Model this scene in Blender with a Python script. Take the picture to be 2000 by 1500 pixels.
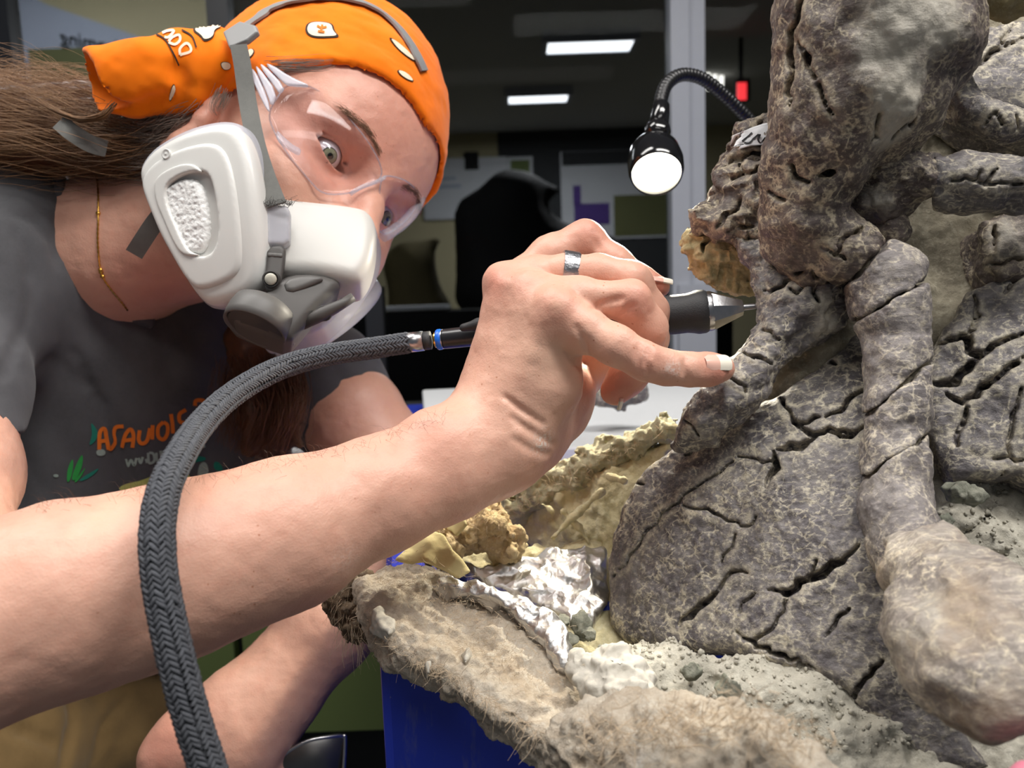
import bpy, math, random
import numpy as np
from mathutils import Vector, Matrix
from mathutils.bvhtree import BVHTree

random.seed(7)
RNG = np.random.default_rng(7)
SC = bpy.context.scene
for _o in list(bpy.data.objects):
    bpy.data.objects.remove(_o)
COL = SC.collection

# ------------------------------------------------------------------ camera
F = 1500.0                                   # focal length in pixels of a 2000 px wide frame
PITCH, ROLL = math.radians(-7.0), math.radians(-2.0)
CAM = np.array([0.0, 0.0, 1.20])
_f = np.array([0.0, math.cos(PITCH), math.sin(PITCH)])
_r0 = np.array([1.0, 0.0, 0.0])
_u0 = np.cross(_r0, _f)
RIGHT = _r0 * math.cos(ROLL) + _u0 * math.sin(ROLL)
UP = -_r0 * math.sin(ROLL) + _u0 * math.cos(ROLL)
FWD = _f
cam_d = bpy.data.cameras.new('camera')
cam_d.sensor_width = 36.0
cam_d.lens = 36.0 * F / 2000.0
cam_d.clip_start = 0.02
cam_d.dof.use_dof = True
cam_d.dof.focus_distance = 0.405
cam_d.dof.aperture_fstop = 10.0
cam = bpy.data.objects.new('camera', cam_d)
COL.objects.link(cam)
_m = Matrix.Identity(4)
for _i in range(3):
    _m[_i][0], _m[_i][1], _m[_i][2], _m[_i][3] = RIGHT[_i], UP[_i], -FWD[_i], CAM[_i]
cam.matrix_world = _m
SC.camera = cam

# ------------------------------------------------------------------ world, lights, exposure
SC.view_settings.view_transform = 'Standard'
SC.view_settings.look = 'None'
SC.view_settings.exposure = 0.08
SC.view_settings.gamma = 1.0
SC.view_settings.use_curve_mapping = False
wd = bpy.data.worlds.new('world')
SC.world = wd
wd.use_nodes = True
wd.node_tree.nodes['Background'].inputs[0].default_value = (0.80, 0.88, 1.0, 1)
wd.node_tree.nodes['Background'].inputs[1].default_value = 0.13
SC.cycles.max_bounces = 6
SC.cycles.diffuse_bounces = 3
SC.cycles.glossy_bounces = 3
SC.cycles.transmission_bounces = 4
SC.cycles.transparent_max_bounces = 16
SC.cycles.adaptive_threshold = 0.03


def area_light(name, loc, target, sx, sy, power, col):
    d = bpy.data.lights.new(name, 'AREA')
    d.shape = 'RECTANGLE'
    d.size, d.size_y, d.energy, d.color = sx, sy, power, col
    o = bpy.data.objects.new(name, d)
    COL.objects.link(o)
    o.location = loc
    o.rotation_euler = (Vector(target) - Vector(loc)).to_track_quat('-Z', 'Y').to_euler()
    return o


CEIL_Z = 2.55
# the room's ceiling troffers (real fixtures are built below at the same places)
TROFFERS = [(-0.70, 0.40), (0.65, -0.05), (0.1, -0.95)]
for _i, (_x, _y) in enumerate(TROFFERS):
    area_light('ceiling_troffer_light', (_x, _y, CEIL_Z - 0.06), (_x, _y, 0), 1.15, 0.32, (20, 29, 8)[_i], (1.0, 0.97, 0.93))

# ------------------------------------------------------------------ pixel / depth helpers


def W(u, v, d):
    return CAM + d * (FWD + RIGHT * ((u - 1000.0) / F) + UP * ((750.0 - v) / F))


def WA(pts):
    return np.array([W(*p[:3]) for p in pts])


def RP(rpx, d):
    return rpx * d / F


def rays(uv):
    uv = np.asarray(uv, float)
    D = FWD + RIGHT * ((uv[:, 0:1] - 1000.0) / F) + UP * ((750.0 - uv[:, 1:2]) / F)
    return D / np.linalg.norm(D, axis=1, keepdims=True)


def on_plane(uv, o, n):
    D = rays(uv)
    t = ((o - CAM) @ n) / (D @ n)
    return CAM + D * t[:, None]


def plane3(a, b, c):
    """plane through three (u,v,d) points; normal faces the camera"""
    A, B, C = W(*a), W(*b), W(*c)
    n = np.cross(B - A, C - A)
    n /= np.linalg.norm(n)
    if n @ (CAM - A) < 0:
        n = -n
    return (A + B + C) / 3, n


def unit(v):
    v = np.asarray(v, float)
    return v / (np.linalg.norm(v) + 1e-12)


# ------------------------------------------------------------------ noise


_TAB = np.random.default_rng(3).uniform(-1, 1, 32768).astype(np.float32)


def vnoise(P, scale, seed=0):
    """periodic value noise in [-1, 1]"""
    Q = np.asarray(P) * scale + (seed * 7.31 % 29.0)
    I = np.floor(Q)
    f = (Q - I).astype(np.float32)
    I = I.astype(np.int32)
    f = f * f * (3 - 2 * f)
    x0, y0, z0 = (I[:, 0] & 31) << 10, (I[:, 1] & 31) << 5, I[:, 2] & 31
    x1, y1, z1 = ((I[:, 0] + 1) & 31) << 10, ((I[:, 1] + 1) & 31) << 5, (I[:, 2] + 1) & 31
    fx, fy, fz = f[:, 0], f[:, 1], f[:, 2]
    T = _TAB

    def lz(b):
        a = T[b + z0]
        return a + (T[b + z1] - a) * fz
    a00, a01, a10, a11 = lz(x0 + y0), lz(x0 + y1), lz(x1 + y0), lz(x1 + y1)
    a0 = a00 + (a01 - a00) * fy
    a1 = a10 + (a11 - a10) * fy
    return a0 + (a1 - a0) * fx


def fbm(P, scale, octs=4, seed=0, gain=0.5):
    a, s, out = 1.0, scale, 0
    for i in range(octs):
        out = out + a * vnoise(P, s, seed + i * 17)
        a *= gain
        s *= 2.03
    return out


# ------------------------------------------------------------------ signed distance modelling
MARGIN = 0.034


def far(a, b, r):
    x, y, z = a[0] - b[0], a[1] - b[1], a[2] - b[2]
    return x * x + y * y + z * z > r * r


class Cone:
    """tapered capsule, optionally flattened by factor s along direction n"""

    def __init__(self, a, b, ra, rb, n=None, s=1.0):
        self.a, self.b = np.asarray(a, np.float32), np.asarray(b, np.float32)
        self.ra, self.rb, self.n, self.s = float(ra), float(rb), (None if n is None else unit(n).astype(np.float32)), float(s)
        self.c = (self.a + self.b) / 2
        self.R = np.linalg.norm(self.b - self.a) / 2 + max(ra, rb) * max(1, s)
        self.ab = self.b - self.a
        self.L2 = float(self.ab @ self.ab) + 1e-15
        self.mg = MARGIN

    def __call__(self, P, c=None, R=0):
        if c is not None and far(c, self.c, self.R + R + self.mg):
            return None
        q = P - self.a
        t = np.clip(q @ self.ab / self.L2, 0, 1)
        q = q - t[:, None] * self.ab
        if self.n is not None:
            dn = q @ self.n
            l = np.sqrt(np.einsum('ij,ij->i', q, q) + dn * dn * (1 / self.s ** 2 - 1))
            return (l - (self.ra + t * (self.rb - self.ra))) * min(1, self.s)
        return np.sqrt(np.einsum('ij,ij->i', q, q)) - (self.ra + t * (self.rb - self.ra))


class Ell:
    def __init__(self, c, r, M=None):
        self.c, self.r = np.asarray(c, np.float32), np.asarray(r, np.float32)
        self.M = np.eye(3, dtype=np.float32) if M is None else np.asarray(M, np.float32)   # rows = local axes
        self.R = self.r.max()
        self.mg = MARGIN

    def __call__(self, P, c=None, R=0):
        if c is not None and far(c, self.c, self.R + R + self.mg):
            return None
        q = P - self.c
        a = q / self.r
        k0 = np.sqrt(np.einsum('ij,ij->i', a, a))
        a /= self.r
        k1 = np.sqrt(np.einsum('ij,ij->i', a, a)) + 1e-9
        return np.where(k0 < 0.3, (k0 - 1) * self.r.min(), k0 * (k0 - 1) / k1)


def poly_sd(x, y, V):
    """signed distance to a polygon (negative inside)"""
    d = np.full(x.shape, 1e9)
    s = np.zeros(x.shape, bool)
    n = len(V)
    j = n - 1
    for i in range(n):
        ex, ey = V[j, 0] - V[i, 0], V[j, 1] - V[i, 1]
        wx, wy = x - V[i, 0], y - V[i, 1]
        t = np.clip((wx * ex + wy * ey) / (ex * ex + ey * ey + 1e-15), 0, 1)
        bx, by = wx - ex * t, wy - ey * t
        np.minimum(d, bx * bx + by * by, out=d)
        cnd = (V[i, 1] > y) != (V[j, 1] > y)
        if ey != 0:
            s ^= cnd & (x < ex * (y - V[i, 1]) / ey + V[i, 0])
        j = i
    d = np.sqrt(d)
    return np.where(s, -d, d)


class Pad:
    """rounded slab: an outline in a plane, front face on the plane, 'thick' behind it, optional bulge"""

    def __init__(self, uv, o, n, thick, rnd, bulge=(0, 0), taper=0.0, up=UP, smooth=0):
        self.o, self.n = o, unit(n)
        self.ex = unit(np.cross(up, self.n))
        self.ey = np.cross(self.n, self.ex)
        uv = np.asarray(uv, float)
        if uv.shape[1] == 2:
            P = on_plane(uv, o, self.n)
        else:
            P = uv
        q = P - o
        V = np.stack([q @ self.ex, q @ self.ey], 1)
        for _ in range(smooth):
            nx = np.roll(V, -1, 0)
            V = np.stack([0.75 * V + 0.25 * nx, 0.25 * V + 0.75 * nx], 1).reshape(-1, 2)
        self.V = V
        self.cx, self.cy = (V[:, 0].min() + V[:, 0].max()) / 2, (V[:, 1].min() + V[:, 1].max()) / 2
        self.th, self.rnd, self.b, self.taper = thick, rnd, bulge, taper
        self.c = o + self.ex * self.cx + self.ey * self.cy - self.n * thick / 2
        self.mg = MARGIN
        self.R = math.hypot(np.abs(V - [self.cx, self.cy]).max(0)[0], np.abs(V - [self.cx, self.cy]).max(0)[1]) + thick

        # distance to the outline, tabulated
        m = 0.05
        self.lo = V.min(0) - m
        ext = (V.max(0) - V.min(0)).max() + 2 * m
        self.ng = int(np.clip(ext / 0.0007, 160, 420))
        self.gs = ext / (self.ng - 1)
        g = np.arange(self.ng) * self.gs
        X, Y = np.meshgrid(self.lo[0] + g, self.lo[1] + g, indexing='ij')
        self.tab = poly_sd(X.ravel(), Y.ravel(), V).astype(np.float32)
        self.o, self.ex, self.ey, self.n = (np.asarray(q_, np.float32) for q_ in (self.o, self.ex, self.ey, self.n))
        self.lo = [float(q_) for q_ in self.lo]
        self.cx, self.cy, self.gs = float(self.cx), float(self.cy), float(self.gs)

    def psd(self, x, y):
        fx = np.clip((x - self.lo[0]) / self.gs, 0, self.ng - 1.001)
        fy = np.clip((y - self.lo[1]) / self.gs, 0, self.ng - 1.001)
        i, j = fx.astype(np.int32), fy.astype(np.int32)
        fx -= i
        fy -= j
        k = i * self.ng + j
        T = self.tab
        return (T[k] * (1 - fy) + T[k + 1] * fy) * (1 - fx) + (T[k + self.ng] * (1 - fy) + T[k + self.ng + 1] * fy) * fx

    def __call__(self, P, c=None, R=0):
        if c is not None and far(c, self.c, self.R + R + self.mg):
            return None
        q = P - self.o
        x, y, z = q @ self.ex, q @ self.ey, q @ self.n
        if self.b[0] or self.b[1]:
            z = z + self.b[0] * (x - self.cx) ** 2 + self.b[1] * (y - self.cy) ** 2
        pd = self.psd(x, y) + self.rnd
        if self.taper:
            pd = pd + self.taper * np.maximum(z + self.th, 0)
        zd = np.abs(z + self.th / 2) - self.th / 2 + self.rnd
        return np.minimum(np.maximum(pd, zd), 0) + np.sqrt(np.maximum(pd, 0) ** 2 + np.maximum(zd, 0) ** 2) - self.rnd


class Half:
    """half space: negative behind the plane"""

    def __init__(self, o, n):
        self.o, self.n = np.asarray(o, np.float32), unit(n).astype(np.float32)

    def __call__(self, P, c=None, R=0):
        return (P - self.o) @ self.n


class Xf:
    """sdf evaluated in a local rigid frame: local = M (p - t)"""

    def __init__(self, f, M, t):
        self.f, self.M, self.t = f, np.asarray(M, np.float32), np.asarray(t, np.float32)

    def __call__(self, P, c=None, R=0):
        return self.f((P - self.t) @ self.M.T, None if c is None else (c - self.t) @ self.M.T, R)


def smin(a, b, k):
    if a is None:
        return b
    if b is None:
        return a
    if k <= 0:
        return np.minimum(a, b)
    h = np.maximum(k - np.abs(a - b), 0) / k
    return np.minimum(a, b) - h * h * k * 0.25


class U:
    def __init__(self, fs, k=0.0):
        self.fs, self.k, self.c = fs, k, None
        if all(getattr(f, 'c', None) is not None for f in fs):
            C = np.array([f.c for f in fs])
            self.c = (C.min(0) + C.max(0)) / 2
            self.R = max(np.linalg.norm(f.c - self.c) + f.R for f in fs) + k
            self.mg = max(max(f.mg for f in fs), k)

    def __call__(self, P, c=None, R=0):
        if c is not None and self.c is not None and far(c, self.c, self.R + R + self.mg):
            return None
        a = None
        for f in self.fs:
            a = smin(a, f(P, c, R), self.k)
        return a


class Sub:
    def __init__(self, f, g, k=0.0):
        self.f, self.g, self.k = f, g, k

    def __call__(self, P, c=None, R=0):
        a = self.f(P, c, R)
        if a is None:
            return None
        b = self.g(P, c, R)
        if b is None:
            return a
        return -smin(-a, b, self.k)


class Inter:
    def __init__(self, f, g, k=0.0):
        self.f, self.g, self.k = f, g, k

    def __call__(self, P, c=None, R=0):
        a = self.f(P, c, R)
        if a is None:
            return None
        b = self.g(P, c, R)
        if b is None:
            return None
        return -smin(-a, -b, self.k)


class Grow:
    def __init__(self, f, r):
        self.f, self.r = f, r

    def __call__(self, P, c=None, R=0):
        a = self.f(P, c, R + abs(self.r))
        return None if a is None else a - self.r


class Noisy:
    """adds fractal noise to a field"""

    def __init__(self, f, amp, scale, octs=3, seed=0):
        self.f, self.amp, self.scale, self.octs, self.seed = f, amp, scale, octs, seed

    def __call__(self, P, c=None, R=0):
        a = self.f(P, c, R)
        if a is None:
            return None
        if np.abs(a).min() > 2.2 * self.amp:
            return a
        return a + self.amp * fbm(P, self.scale, self.octs, self.seed)


class Crumple:
    """angular, creased relief"""

    def __init__(self, f, amp, scale, seed):
        self.f, self.amp, self.s, self.seed = f, amp, scale, seed

    def __call__(self, P, c=None, R=0):
        a = self.f(P, c, R)
        if a is None or np.abs(a).min() > 2 * self.amp:
            return a
        return a + self.amp * (np.abs(vnoise(P, self.s, self.seed)) + 0.6 * np.abs(vnoise(P, self.s * 2.1, self.seed + 1)) - 0.55)


def chain(pts, k=0.004, n=None, s=1.0):
    """pts: (u,v,depth,radius_px)"""
    fs = []
    for a, b in zip(pts[:-1], pts[1:]):
        fs.append(Cone(W(*a[:3]), W(*b[:3]), RP(a[3], a[2]), RP(b[3], b[2]), n, s))
    return fs[0] if len(fs) == 1 else U(fs, k)


_E12 = [(0, 1), (2, 3), (4, 5), (6, 7), (0, 2), (1, 3), (4, 6), (5, 7), (0, 4), (1, 5), (2, 6), (3, 7)]


def nets(f, lo, hi, h, n=14, lip=1.7):
    """sparse surface nets; returns vertices (N,3) and quads (M,4)"""
    lo, hi = np.asarray(lo, float), np.asarray(hi, float)
    L = n * h
    lev = max(0, int(math.ceil(math.log2(max((hi - lo) / L)))))
    nb = np.ceil((hi - lo) / L).astype(int)
    todo = [(0, 0, 0, lev)]
    leaves = []
    while todo:
        i, j, k, l = todo.pop()
        S = 1 << l
        if i * S >= nb[0] or j * S >= nb[1] or k * S >= nb[2]:
            continue
        size = L * S
        c = lo + (np.array([i, j, k]) + 0.5) * size
        R = size * 0.8661
        v = f(c[None], c, R)
        if v is None or abs(v[0]) > R * lip + 0.002:
            if v is None or v[0] > 0 or l < 3:
                continue
        if l == 0:
            leaves.append((i, j, k, c, R))
        else:
            for a in (0, 1):
                for b in (0, 1):
                    for d in (0, 1):
                        todo.append((2 * i + a, 2 * j + b, 2 * k + d, l - 1))
    g = np.arange(n + 1)
    G = np.stack(np.meshgrid(g, g, g, indexing='ij'), -1).reshape(-1, 3)
    NX, NY, NZ = (nb + 2) * n
    keys, verts, quads = [], [], []

    def key(I):
        return ((I[:, 0] + 1) * NY + (I[:, 1] + 1)) * NZ + (I[:, 2] + 1)
    for (i, j, k, c, R) in leaves:
        base = np.array([i, j, k]) * n
        P = (lo + (G + base) * h).astype(np.float32)
        v = f(P, c, R)
        if v is None:
            continue
        if v.min() > 0 or v.max() < 0:
            continue
        V = v.reshape(n + 1, n + 1, n + 1)
        s = V < 0
        cs = s[:-1, :-1, :-1].astype(np.int8)
        cnt = np.zeros((n, n, n), np.int8)
        for a in (0, 1):
            for b in (0, 1):
                for d in (0, 1):
                    cnt += s[a:n + a, b:n + b, d:n + d]
        I = np.argwhere((cnt > 0) & (cnt < 8))
        if len(I) == 0:
            continue
        cv = np.stack([V[I[:, 0] + a, I[:, 1] + b, I[:, 2] + d] for a in (0, 1) for b in (0, 1) for d in (0, 1)], 1)
        acc = np.zeros((len(I), 3))
        num = np.zeros(len(I))
        for (p, q) in _E12:
            va, vb = cv[:, p], cv[:, q]
            m = (va < 0) != (vb < 0)
            t = np.where(m, va / np.where(m, va - vb, 1), 0)
            pa = np.array([p >> 2 & 1, p >> 1 & 1, p & 1], float)
            pb = np.array([q >> 2 & 1, q >> 1 & 1, q & 1], float)
            acc += np.where(m[:, None], pa + t[:, None] * (pb - pa), 0)
            num += m
        keys.append(key(I + base))
        verts.append(lo + (I + base + acc / num[:, None]) * h)
        for ax in range(3):
            o = [0, 0, 0]
            o[ax] = 1
            A = s[:n, :n, :n]
            B = s[o[0]:n + o[0], o[1]:n + o[1], o[2]:n + o[2]]
            E = np.argwhere(A != B)
            if len(E) == 0:
                continue
            fl = A[E[:, 0], E[:, 1], E[:, 2]]
            Eg = E + base
            b1, b2 = [(1, 2), (2, 0), (0, 1)][ax]
            d1, d2 = np.zeros(3, int), np.zeros(3, int)
            d1[b1], d2[b2] = 1, 1
            q = np.stack([key(Eg - d1 - d2), key(Eg - d2), key(Eg), key(Eg - d1)], 1)
            q = np.where(fl[:, None], q, q[:, ::-1])
            quads.append(q)
    keys = np.concatenate(keys)
    verts = np.concatenate(verts)
    quads = np.concatenate(quads)
    srt = np.argsort(keys)
    ks = keys[srt]
    pos = np.clip(np.searchsorted(ks, quads), 0, len(ks) - 1)
    ok = (ks[pos] == quads).all(1)
    return verts, srt[pos[ok]]


class Lens:
    """finer meshing around chosen centres: the grid is laid in a space magnified there and mapped back"""

    def __init__(self, f, spots_):
        self.f, self.sp = f, [(np.asarray(c, np.float32), m, a, b) for c, m, a, b in spots_]

    def back(self, P):
        P = np.asarray(P, np.float32)
        for c, m, a, b in self.sp:
            q = P - c
            r = np.sqrt(np.einsum('ij,ij->i', q, q)) + 1e-9
            k = 1.0 / m
            t = np.clip(r - a, 0, b - a)
            h = k * np.minimum(r, a) + k * t + (1 - k) * t * t / (2 * (b - a)) + np.maximum(r - b, 0)
            P = c + q * (h / r)[:, None]
        return P

    def __call__(self, P, c=None, R=0):
        return self.f(self.back(P), None if c is None else self.back(c[None])[0], R)


def vnormals(V, Q):
    n = np.cross(V[Q[:, 2]] - V[Q[:, 0]], V[Q[:, 3]] - V[Q[:, 1]])
    out = np.zeros_like(V)
    for a in range(3):
        w = np.concatenate([n[:, a]] * 4)
        out[:, a] = np.bincount(Q.T.ravel(), weights=w, minlength=len(V))
    return out / (np.linalg.norm(out, axis=1, keepdims=True) + 1e-12)


def trace(f, uv, t0=0.15, t1=1.3, step=0.85):
    """first hits of camera rays with a field; nan where missed"""
    D = rays(uv)
    t = np.full(len(D), t0)
    hit = np.zeros(len(D), bool)
    for _ in range(260):
        act = ~hit & (t < t1)
        if not act.any():
            break
        v = f(CAM + D[act] * t[act][:, None])
        ta = t[act]
        hn = v < 0.0005
        ta = np.where(hn, ta, ta + np.maximum(v * step, 0.0004))
        t[act] = ta
        ii = np.where(act)[0]
        hit[ii[hn]] = True
    P = CAM + D * t[:, None]
    P[~hit] = np.nan
    return P


def resample(uv, step):
    uv = np.asarray(uv, float)
    out = [uv[0]]
    for a, b in zip(uv[:-1], uv[1:]):
        m = max(1, int(round(np.linalg.norm(b[:2] - a[:2]) / step)))
        for i in range(1, m + 1):
            out.append(a + (b - a) * i / m)
    return np.array(out)


class Segs:
    """union of many thin capsules, stretched 'deep' times along their own direction D; cracks and creases"""

    def __init__(self, A, B, ra, rb, D, deep):
        f4 = np.float32
        self.A, self.B, self.ra, self.rb, self.D = np.array(A, f4), np.array(B, f4), np.array(ra, f4), np.array(rb, f4), np.array(D, f4)
        self.sq = 1.0 - 1.0 / deep ** 2
        if len(self.A):
            self.C = (self.A + self.B) / 2
            self.R = np.linalg.norm(self.B - self.A, axis=1) / 2 + np.maximum(self.ra, self.rb) * deep

    def __call__(self, P, c=None, R=0):
        if c is None:
            ii = range(len(self.A))
        else:
            d = self.C - np.asarray(c, np.float32)
            ii = np.where(np.einsum('ij,ij->i', d, d) < (self.R + R + 0.004) ** 2)[0]
        out = None
        for i in ii:
            ab = self.B[i] - self.A[i]
            q = P - self.A[i]
            t = np.clip(q @ (ab / (ab @ ab + 1e-15)), 0, 1)
            q -= t[:, None] * ab
            dn = q @ self.D[i]
            d = np.sqrt(np.maximum(np.einsum('ij,ij->i', q, q) - dn * dn * self.sq, 0)) - (self.ra[i] + t * (self.rb[i] - self.ra[i]))
            out = d if out is None else np.minimum(out, d)
        return out


def crack_field(f, cracks, step=14, jag=3.0, sink=0.5, deep=1.6, rmin=0.0):
    """cracks: list of (polyline px, width px); thrown onto the field's surface and returned as a thin field"""
    A, B, ra, rb, pts, D = [], [], [], [], [], []
    for line, w in cracks:
        uv = resample(line, step)
        m = len(uv)
        if m > 2:
            uv[1:-1] += RNG.normal(0, jag, (m - 2, 2)) * min(1, step / 14)
        P = trace(f, uv)
        Pn = np.where(np.isnan(P), 0, P)
        G_ = np.stack([f(Pn + e) - f(Pn - e) for e in np.eye(3) * 0.0015], 1)
        G_ /= np.linalg.norm(G_, axis=1, keepdims=True) + 1e-9
        ws = w * 0.5 * np.clip(np.sin(np.linspace(0.12, math.pi - 0.12, m)) * 1.5, 0.25, 1) * RNG.uniform(0.65, 1.2, m)
        for i in range(m - 1):
            if np.isnan(P[i]).any() or np.isnan(P[i + 1]).any() or np.linalg.norm(P[i] - P[i + 1]) > 0.03:
                continue
            d = np.linalg.norm(P[i] - CAM)
            dr = unit(0.4 * unit(P[i] - CAM) - 0.6 * G_[i])
            r0, r1 = max(RP(ws[i], d), rmin), max(RP(ws[i + 1], d), rmin)
            A.append(P[i] + dr * r0 * sink)
            B.append(P[i + 1] + dr * r1 * sink)
            ra.append(r0)
            rb.append(r1)
            D.append(dr)
            pts.append(P[i])
            pts.append((P[i] + P[i + 1]) / 2)
    return Segs(A, B, ra, rb, D, deep), np.array(pts)


# ------------------------------------------------------------------ object helpers
ORIGIN = {}


def mk(name, V, Q, mat=None, parent=None, smooth=True, base=None, attrs=None):
    """one mesh object from world-space vertices; faces: array (M,3|4) or list of lists"""
    V = np.asarray(V, float)
    if parent is not None:
        o0 = ORIGIN[parent.name]
    elif base is not None:
        o0 = np.asarray(base, float)
    else:
        o0 = np.array([(V[:, 0].min() + V[:, 0].max()) / 2, (V[:, 1].min() + V[:, 1].max()) / 2, V[:, 2].min()])
    me = bpy.data.meshes.new(name)
    Vl = V - o0
    if isinstance(Q, np.ndarray):
        me.vertices.add(len(Vl))
        me.vertices.foreach_set('co', Vl.astype(np.float32).ravel())
        m, k = Q.shape
        me.loops.add(m * k)
        me.loops.foreach_set('vertex_index', Q.astype(np.int32).ravel())
        me.polygons.add(m)
        me.polygons.foreach_set('loop_start', np.arange(0, m * k, k, dtype=np.int32))
        me.update(calc_edges=True)
    else:
        me.from_pydata([tuple(v) for v in Vl], [], [list(map(int, q)) for q in Q])
        me.update()
    me.validate()
    if smooth:
        me.polygons.foreach_set('use_smooth', np.ones(len(me.polygons), bool))
    if attrs:
        for an, av in attrs.items():
            at = me.attributes.new(an, 'FLOAT', 'POINT')
            at.data.foreach_set('value', np.asarray(av, np.float32))
    if mat is not None:
        me.materials.append(mat)
    o = bpy.data.objects.new(name, me)
    COL.objects.link(o)
    if parent is not None:
        o.parent = parent
    else:
        o.location = o0
    ORIGIN[o.name] = o0
    return o


def empty(name, loc):
    o = bpy.data.objects.new(name, None)
    COL.objects.link(o)
    o.location = loc
    o.empty_display_size = 0.02
    ORIGIN[o.name] = np.asarray(loc, float)
    return o


def tag(o, label=None, cat=None, group=None, kind=None):
    if label:
        o['label'] = label
    if cat:
        o['category'] = cat
    if group:
        o['group'] = group
    if kind:
        o['kind'] = kind
    return o


class MB:
    """collects simple pieces of ONE part"""

    def __init__(self):
        self.V, self.Fc = [], []

    def add(self, V, Fc):
        b = len(self.V)
        self.V.extend([np.asarray(v, float) for v in V])
        self.Fc.extend([[i + b for i in f] for f in Fc])

    def obox(self, c, ax, half):
        c = np.asarray(c, float)
        A = [np.asarray(a, float) * h for a, h in zip(ax, half)]
        V = [c + A[0] * sx + A[1] * sy + A[2] * sz for sx in (-1, 1) for sy in (-1, 1) for sz in (-1, 1)]
        self.add(V, [(0, 1, 3, 2), (4, 6, 7, 5), (0, 4, 5, 1), (2, 3, 7, 6), (0, 2, 6, 4), (1, 5, 7, 3)])

    def box(self, x0, x1, y0, y1, z0, z1):
        self.obox(((x0 + x1) / 2, (y0 + y1) / 2, (z0 + z1) / 2), np.eye(3), ((x1 - x0) / 2, (y1 - y0) / 2, (z1 - z0) / 2))

    def tube(self, P, r, n=12, caps=True):
        V, Fc = tube_geo(P, r, n, caps)
        self.add(V, Fc)

    def build(self, name, mat, parent=None, smooth=False, base=None):
        return mk(name, np.array(self.V), self.Fc, mat, parent, smooth, base)


def tube_geo(P, r, n=12, caps=True):
    P = np.asarray(P, float)
    m = len(P)
    r = np.full(m, r) if np.isscalar(r) else np.asarray(r, float)
    T = np.gradient(P, axis=0)
    T /= np.linalg.norm(T, axis=1, keepdims=True) + 1e-12
    a = np.array([0, 0, 1.0]) if abs(T[0][2]) < 0.9 else np.array([1.0, 0, 0])
    N = unit(np.cross(T[0], a))
    V = []
    for i in range(m):
        N = unit(N - T[i] * (N @ T[i]))
        B = np.cross(T[i], N)
        for k in range(n):
            t = 2 * math.pi * k / n
            V.append(P[i] + (N * math.cos(t) + B * math.sin(t)) * r[i])
    Fc = [(i * n + k, i * n + (k + 1) % n, (i + 1) * n + (k + 1) % n, (i + 1) * n + k) for i in range(m - 1) for k in range(n)]
    if caps:
        Fc.append(tuple(range(n - 1, -1, -1)))
        Fc.append(tuple((m - 1) * n + k for k in range(n)))
    return V, Fc


def spline(pts, m):
    """Catmull-Rom through points of any dimension"""
    P = np.asarray(pts, float)
    Q = np.vstack([2 * P[0] - P[1], P, 2 * P[-1] - P[-2]])
    out = []
    for i in range(1, len(Q) - 2):
        for s in range(m):
            t = s / m
            a, b, c, d = Q[i - 1], Q[i], Q[i + 1], Q[i + 2]
            out.append(0.5 * ((2 * b) + (c - a) * t + (2 * a - 5 * b + 4 * c - d) * t * t + (-a + 3 * b - 3 * c + d) * t ** 3))
    out.append(P[-1])
    return np.array(out)


def lathe_geo(prof, o, ax, n=32, a0=None):
    """prof: list of (along, radius)"""
    ax = unit(ax)
    e1 = unit(np.cross(ax, [0.3, 0.2, 0.9]))
    e2 = np.cross(ax, e1)
    V, Fc = [], []
    for (t, r) in prof:
        for k in range(n):
            an = 2 * math.pi * k / n
            V.append(o + ax * t + (e1 * math.cos(an) + e2 * math.sin(an)) * r)
    m = len(prof)
    for i in range(m - 1):
        for k in range(n):
            Fc.append((i * n + k, i * n + (k + 1) % n, (i + 1) * n + (k + 1) % n, (i + 1) * n + k))
    Fc.append(tuple(range(n - 1, -1, -1)))
    Fc.append(tuple((m - 1) * n + k for k in range(n)))
    return V, Fc


def lathe(name, prof, o, ax, mat, parent, n=32, smooth=True):
    V, Fc = lathe_geo(prof, o, ax, n)
    ob = mk(name, np.array(V), Fc, mat, parent, smooth)
    return ob


def autosmooth(o, ang=35):
    me = o.data
    bm_faces = me.polygons
    import bmesh
    bm = bmesh.new()
    bm.from_mesh(me)
    lim = math.radians(ang)
    for e in bm.edges:
        e.smooth = not (len(e.link_faces) == 2 and e.calc_face_angle(0) > lim)
    bm.to_mesh(me)
    bm.free()
    me.polygons.foreach_set('use_smooth', np.ones(len(me.polygons), bool))
    return o


def ribbon(name, pts, mat, parent, width, thick=0.0012, m=8, base=None, up=None):
    """strap along (u,v,d[,tilt]) points; width in metres, seen broadside"""
    Q = spline(np.array([p[:3] for p in pts], float), m)
    P = WA(Q)
    V, Fc = [], []
    T = np.gradient(P, axis=0)
    for i in range(len(P)):
        t = unit(T[i])
        vw = unit(CAM - P[i]) if up is None else unit(up)
        s = unit(np.cross(t, vw))
        nn = np.cross(s, t)
        w = width if np.isscalar(width) else np.interp(i / (len(P) - 1), np.linspace(0, 1, len(width)), width)
        for a, b in ((-1, 1), (1, 1), (1, -1), (-1, -1)):
            V.append(P[i] + s * a * w / 2 + nn * b * thick / 2)
    for i in range(len(P) - 1):
        for k in range(4):
            Fc.append((i * 4 + k, i * 4 + (k + 1) % 4, i * 4 + 4 + (k + 1) % 4, i * 4 + 4 + k))
    Fc.append((3, 2, 1, 0))
    b = (len(P) - 1) * 4
    Fc.append((b, b + 1, b + 2, b + 3))
    o = mk(name, np.array(V), Fc, mat, parent, True, base)
    return autosmooth(o, 40)


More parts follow.
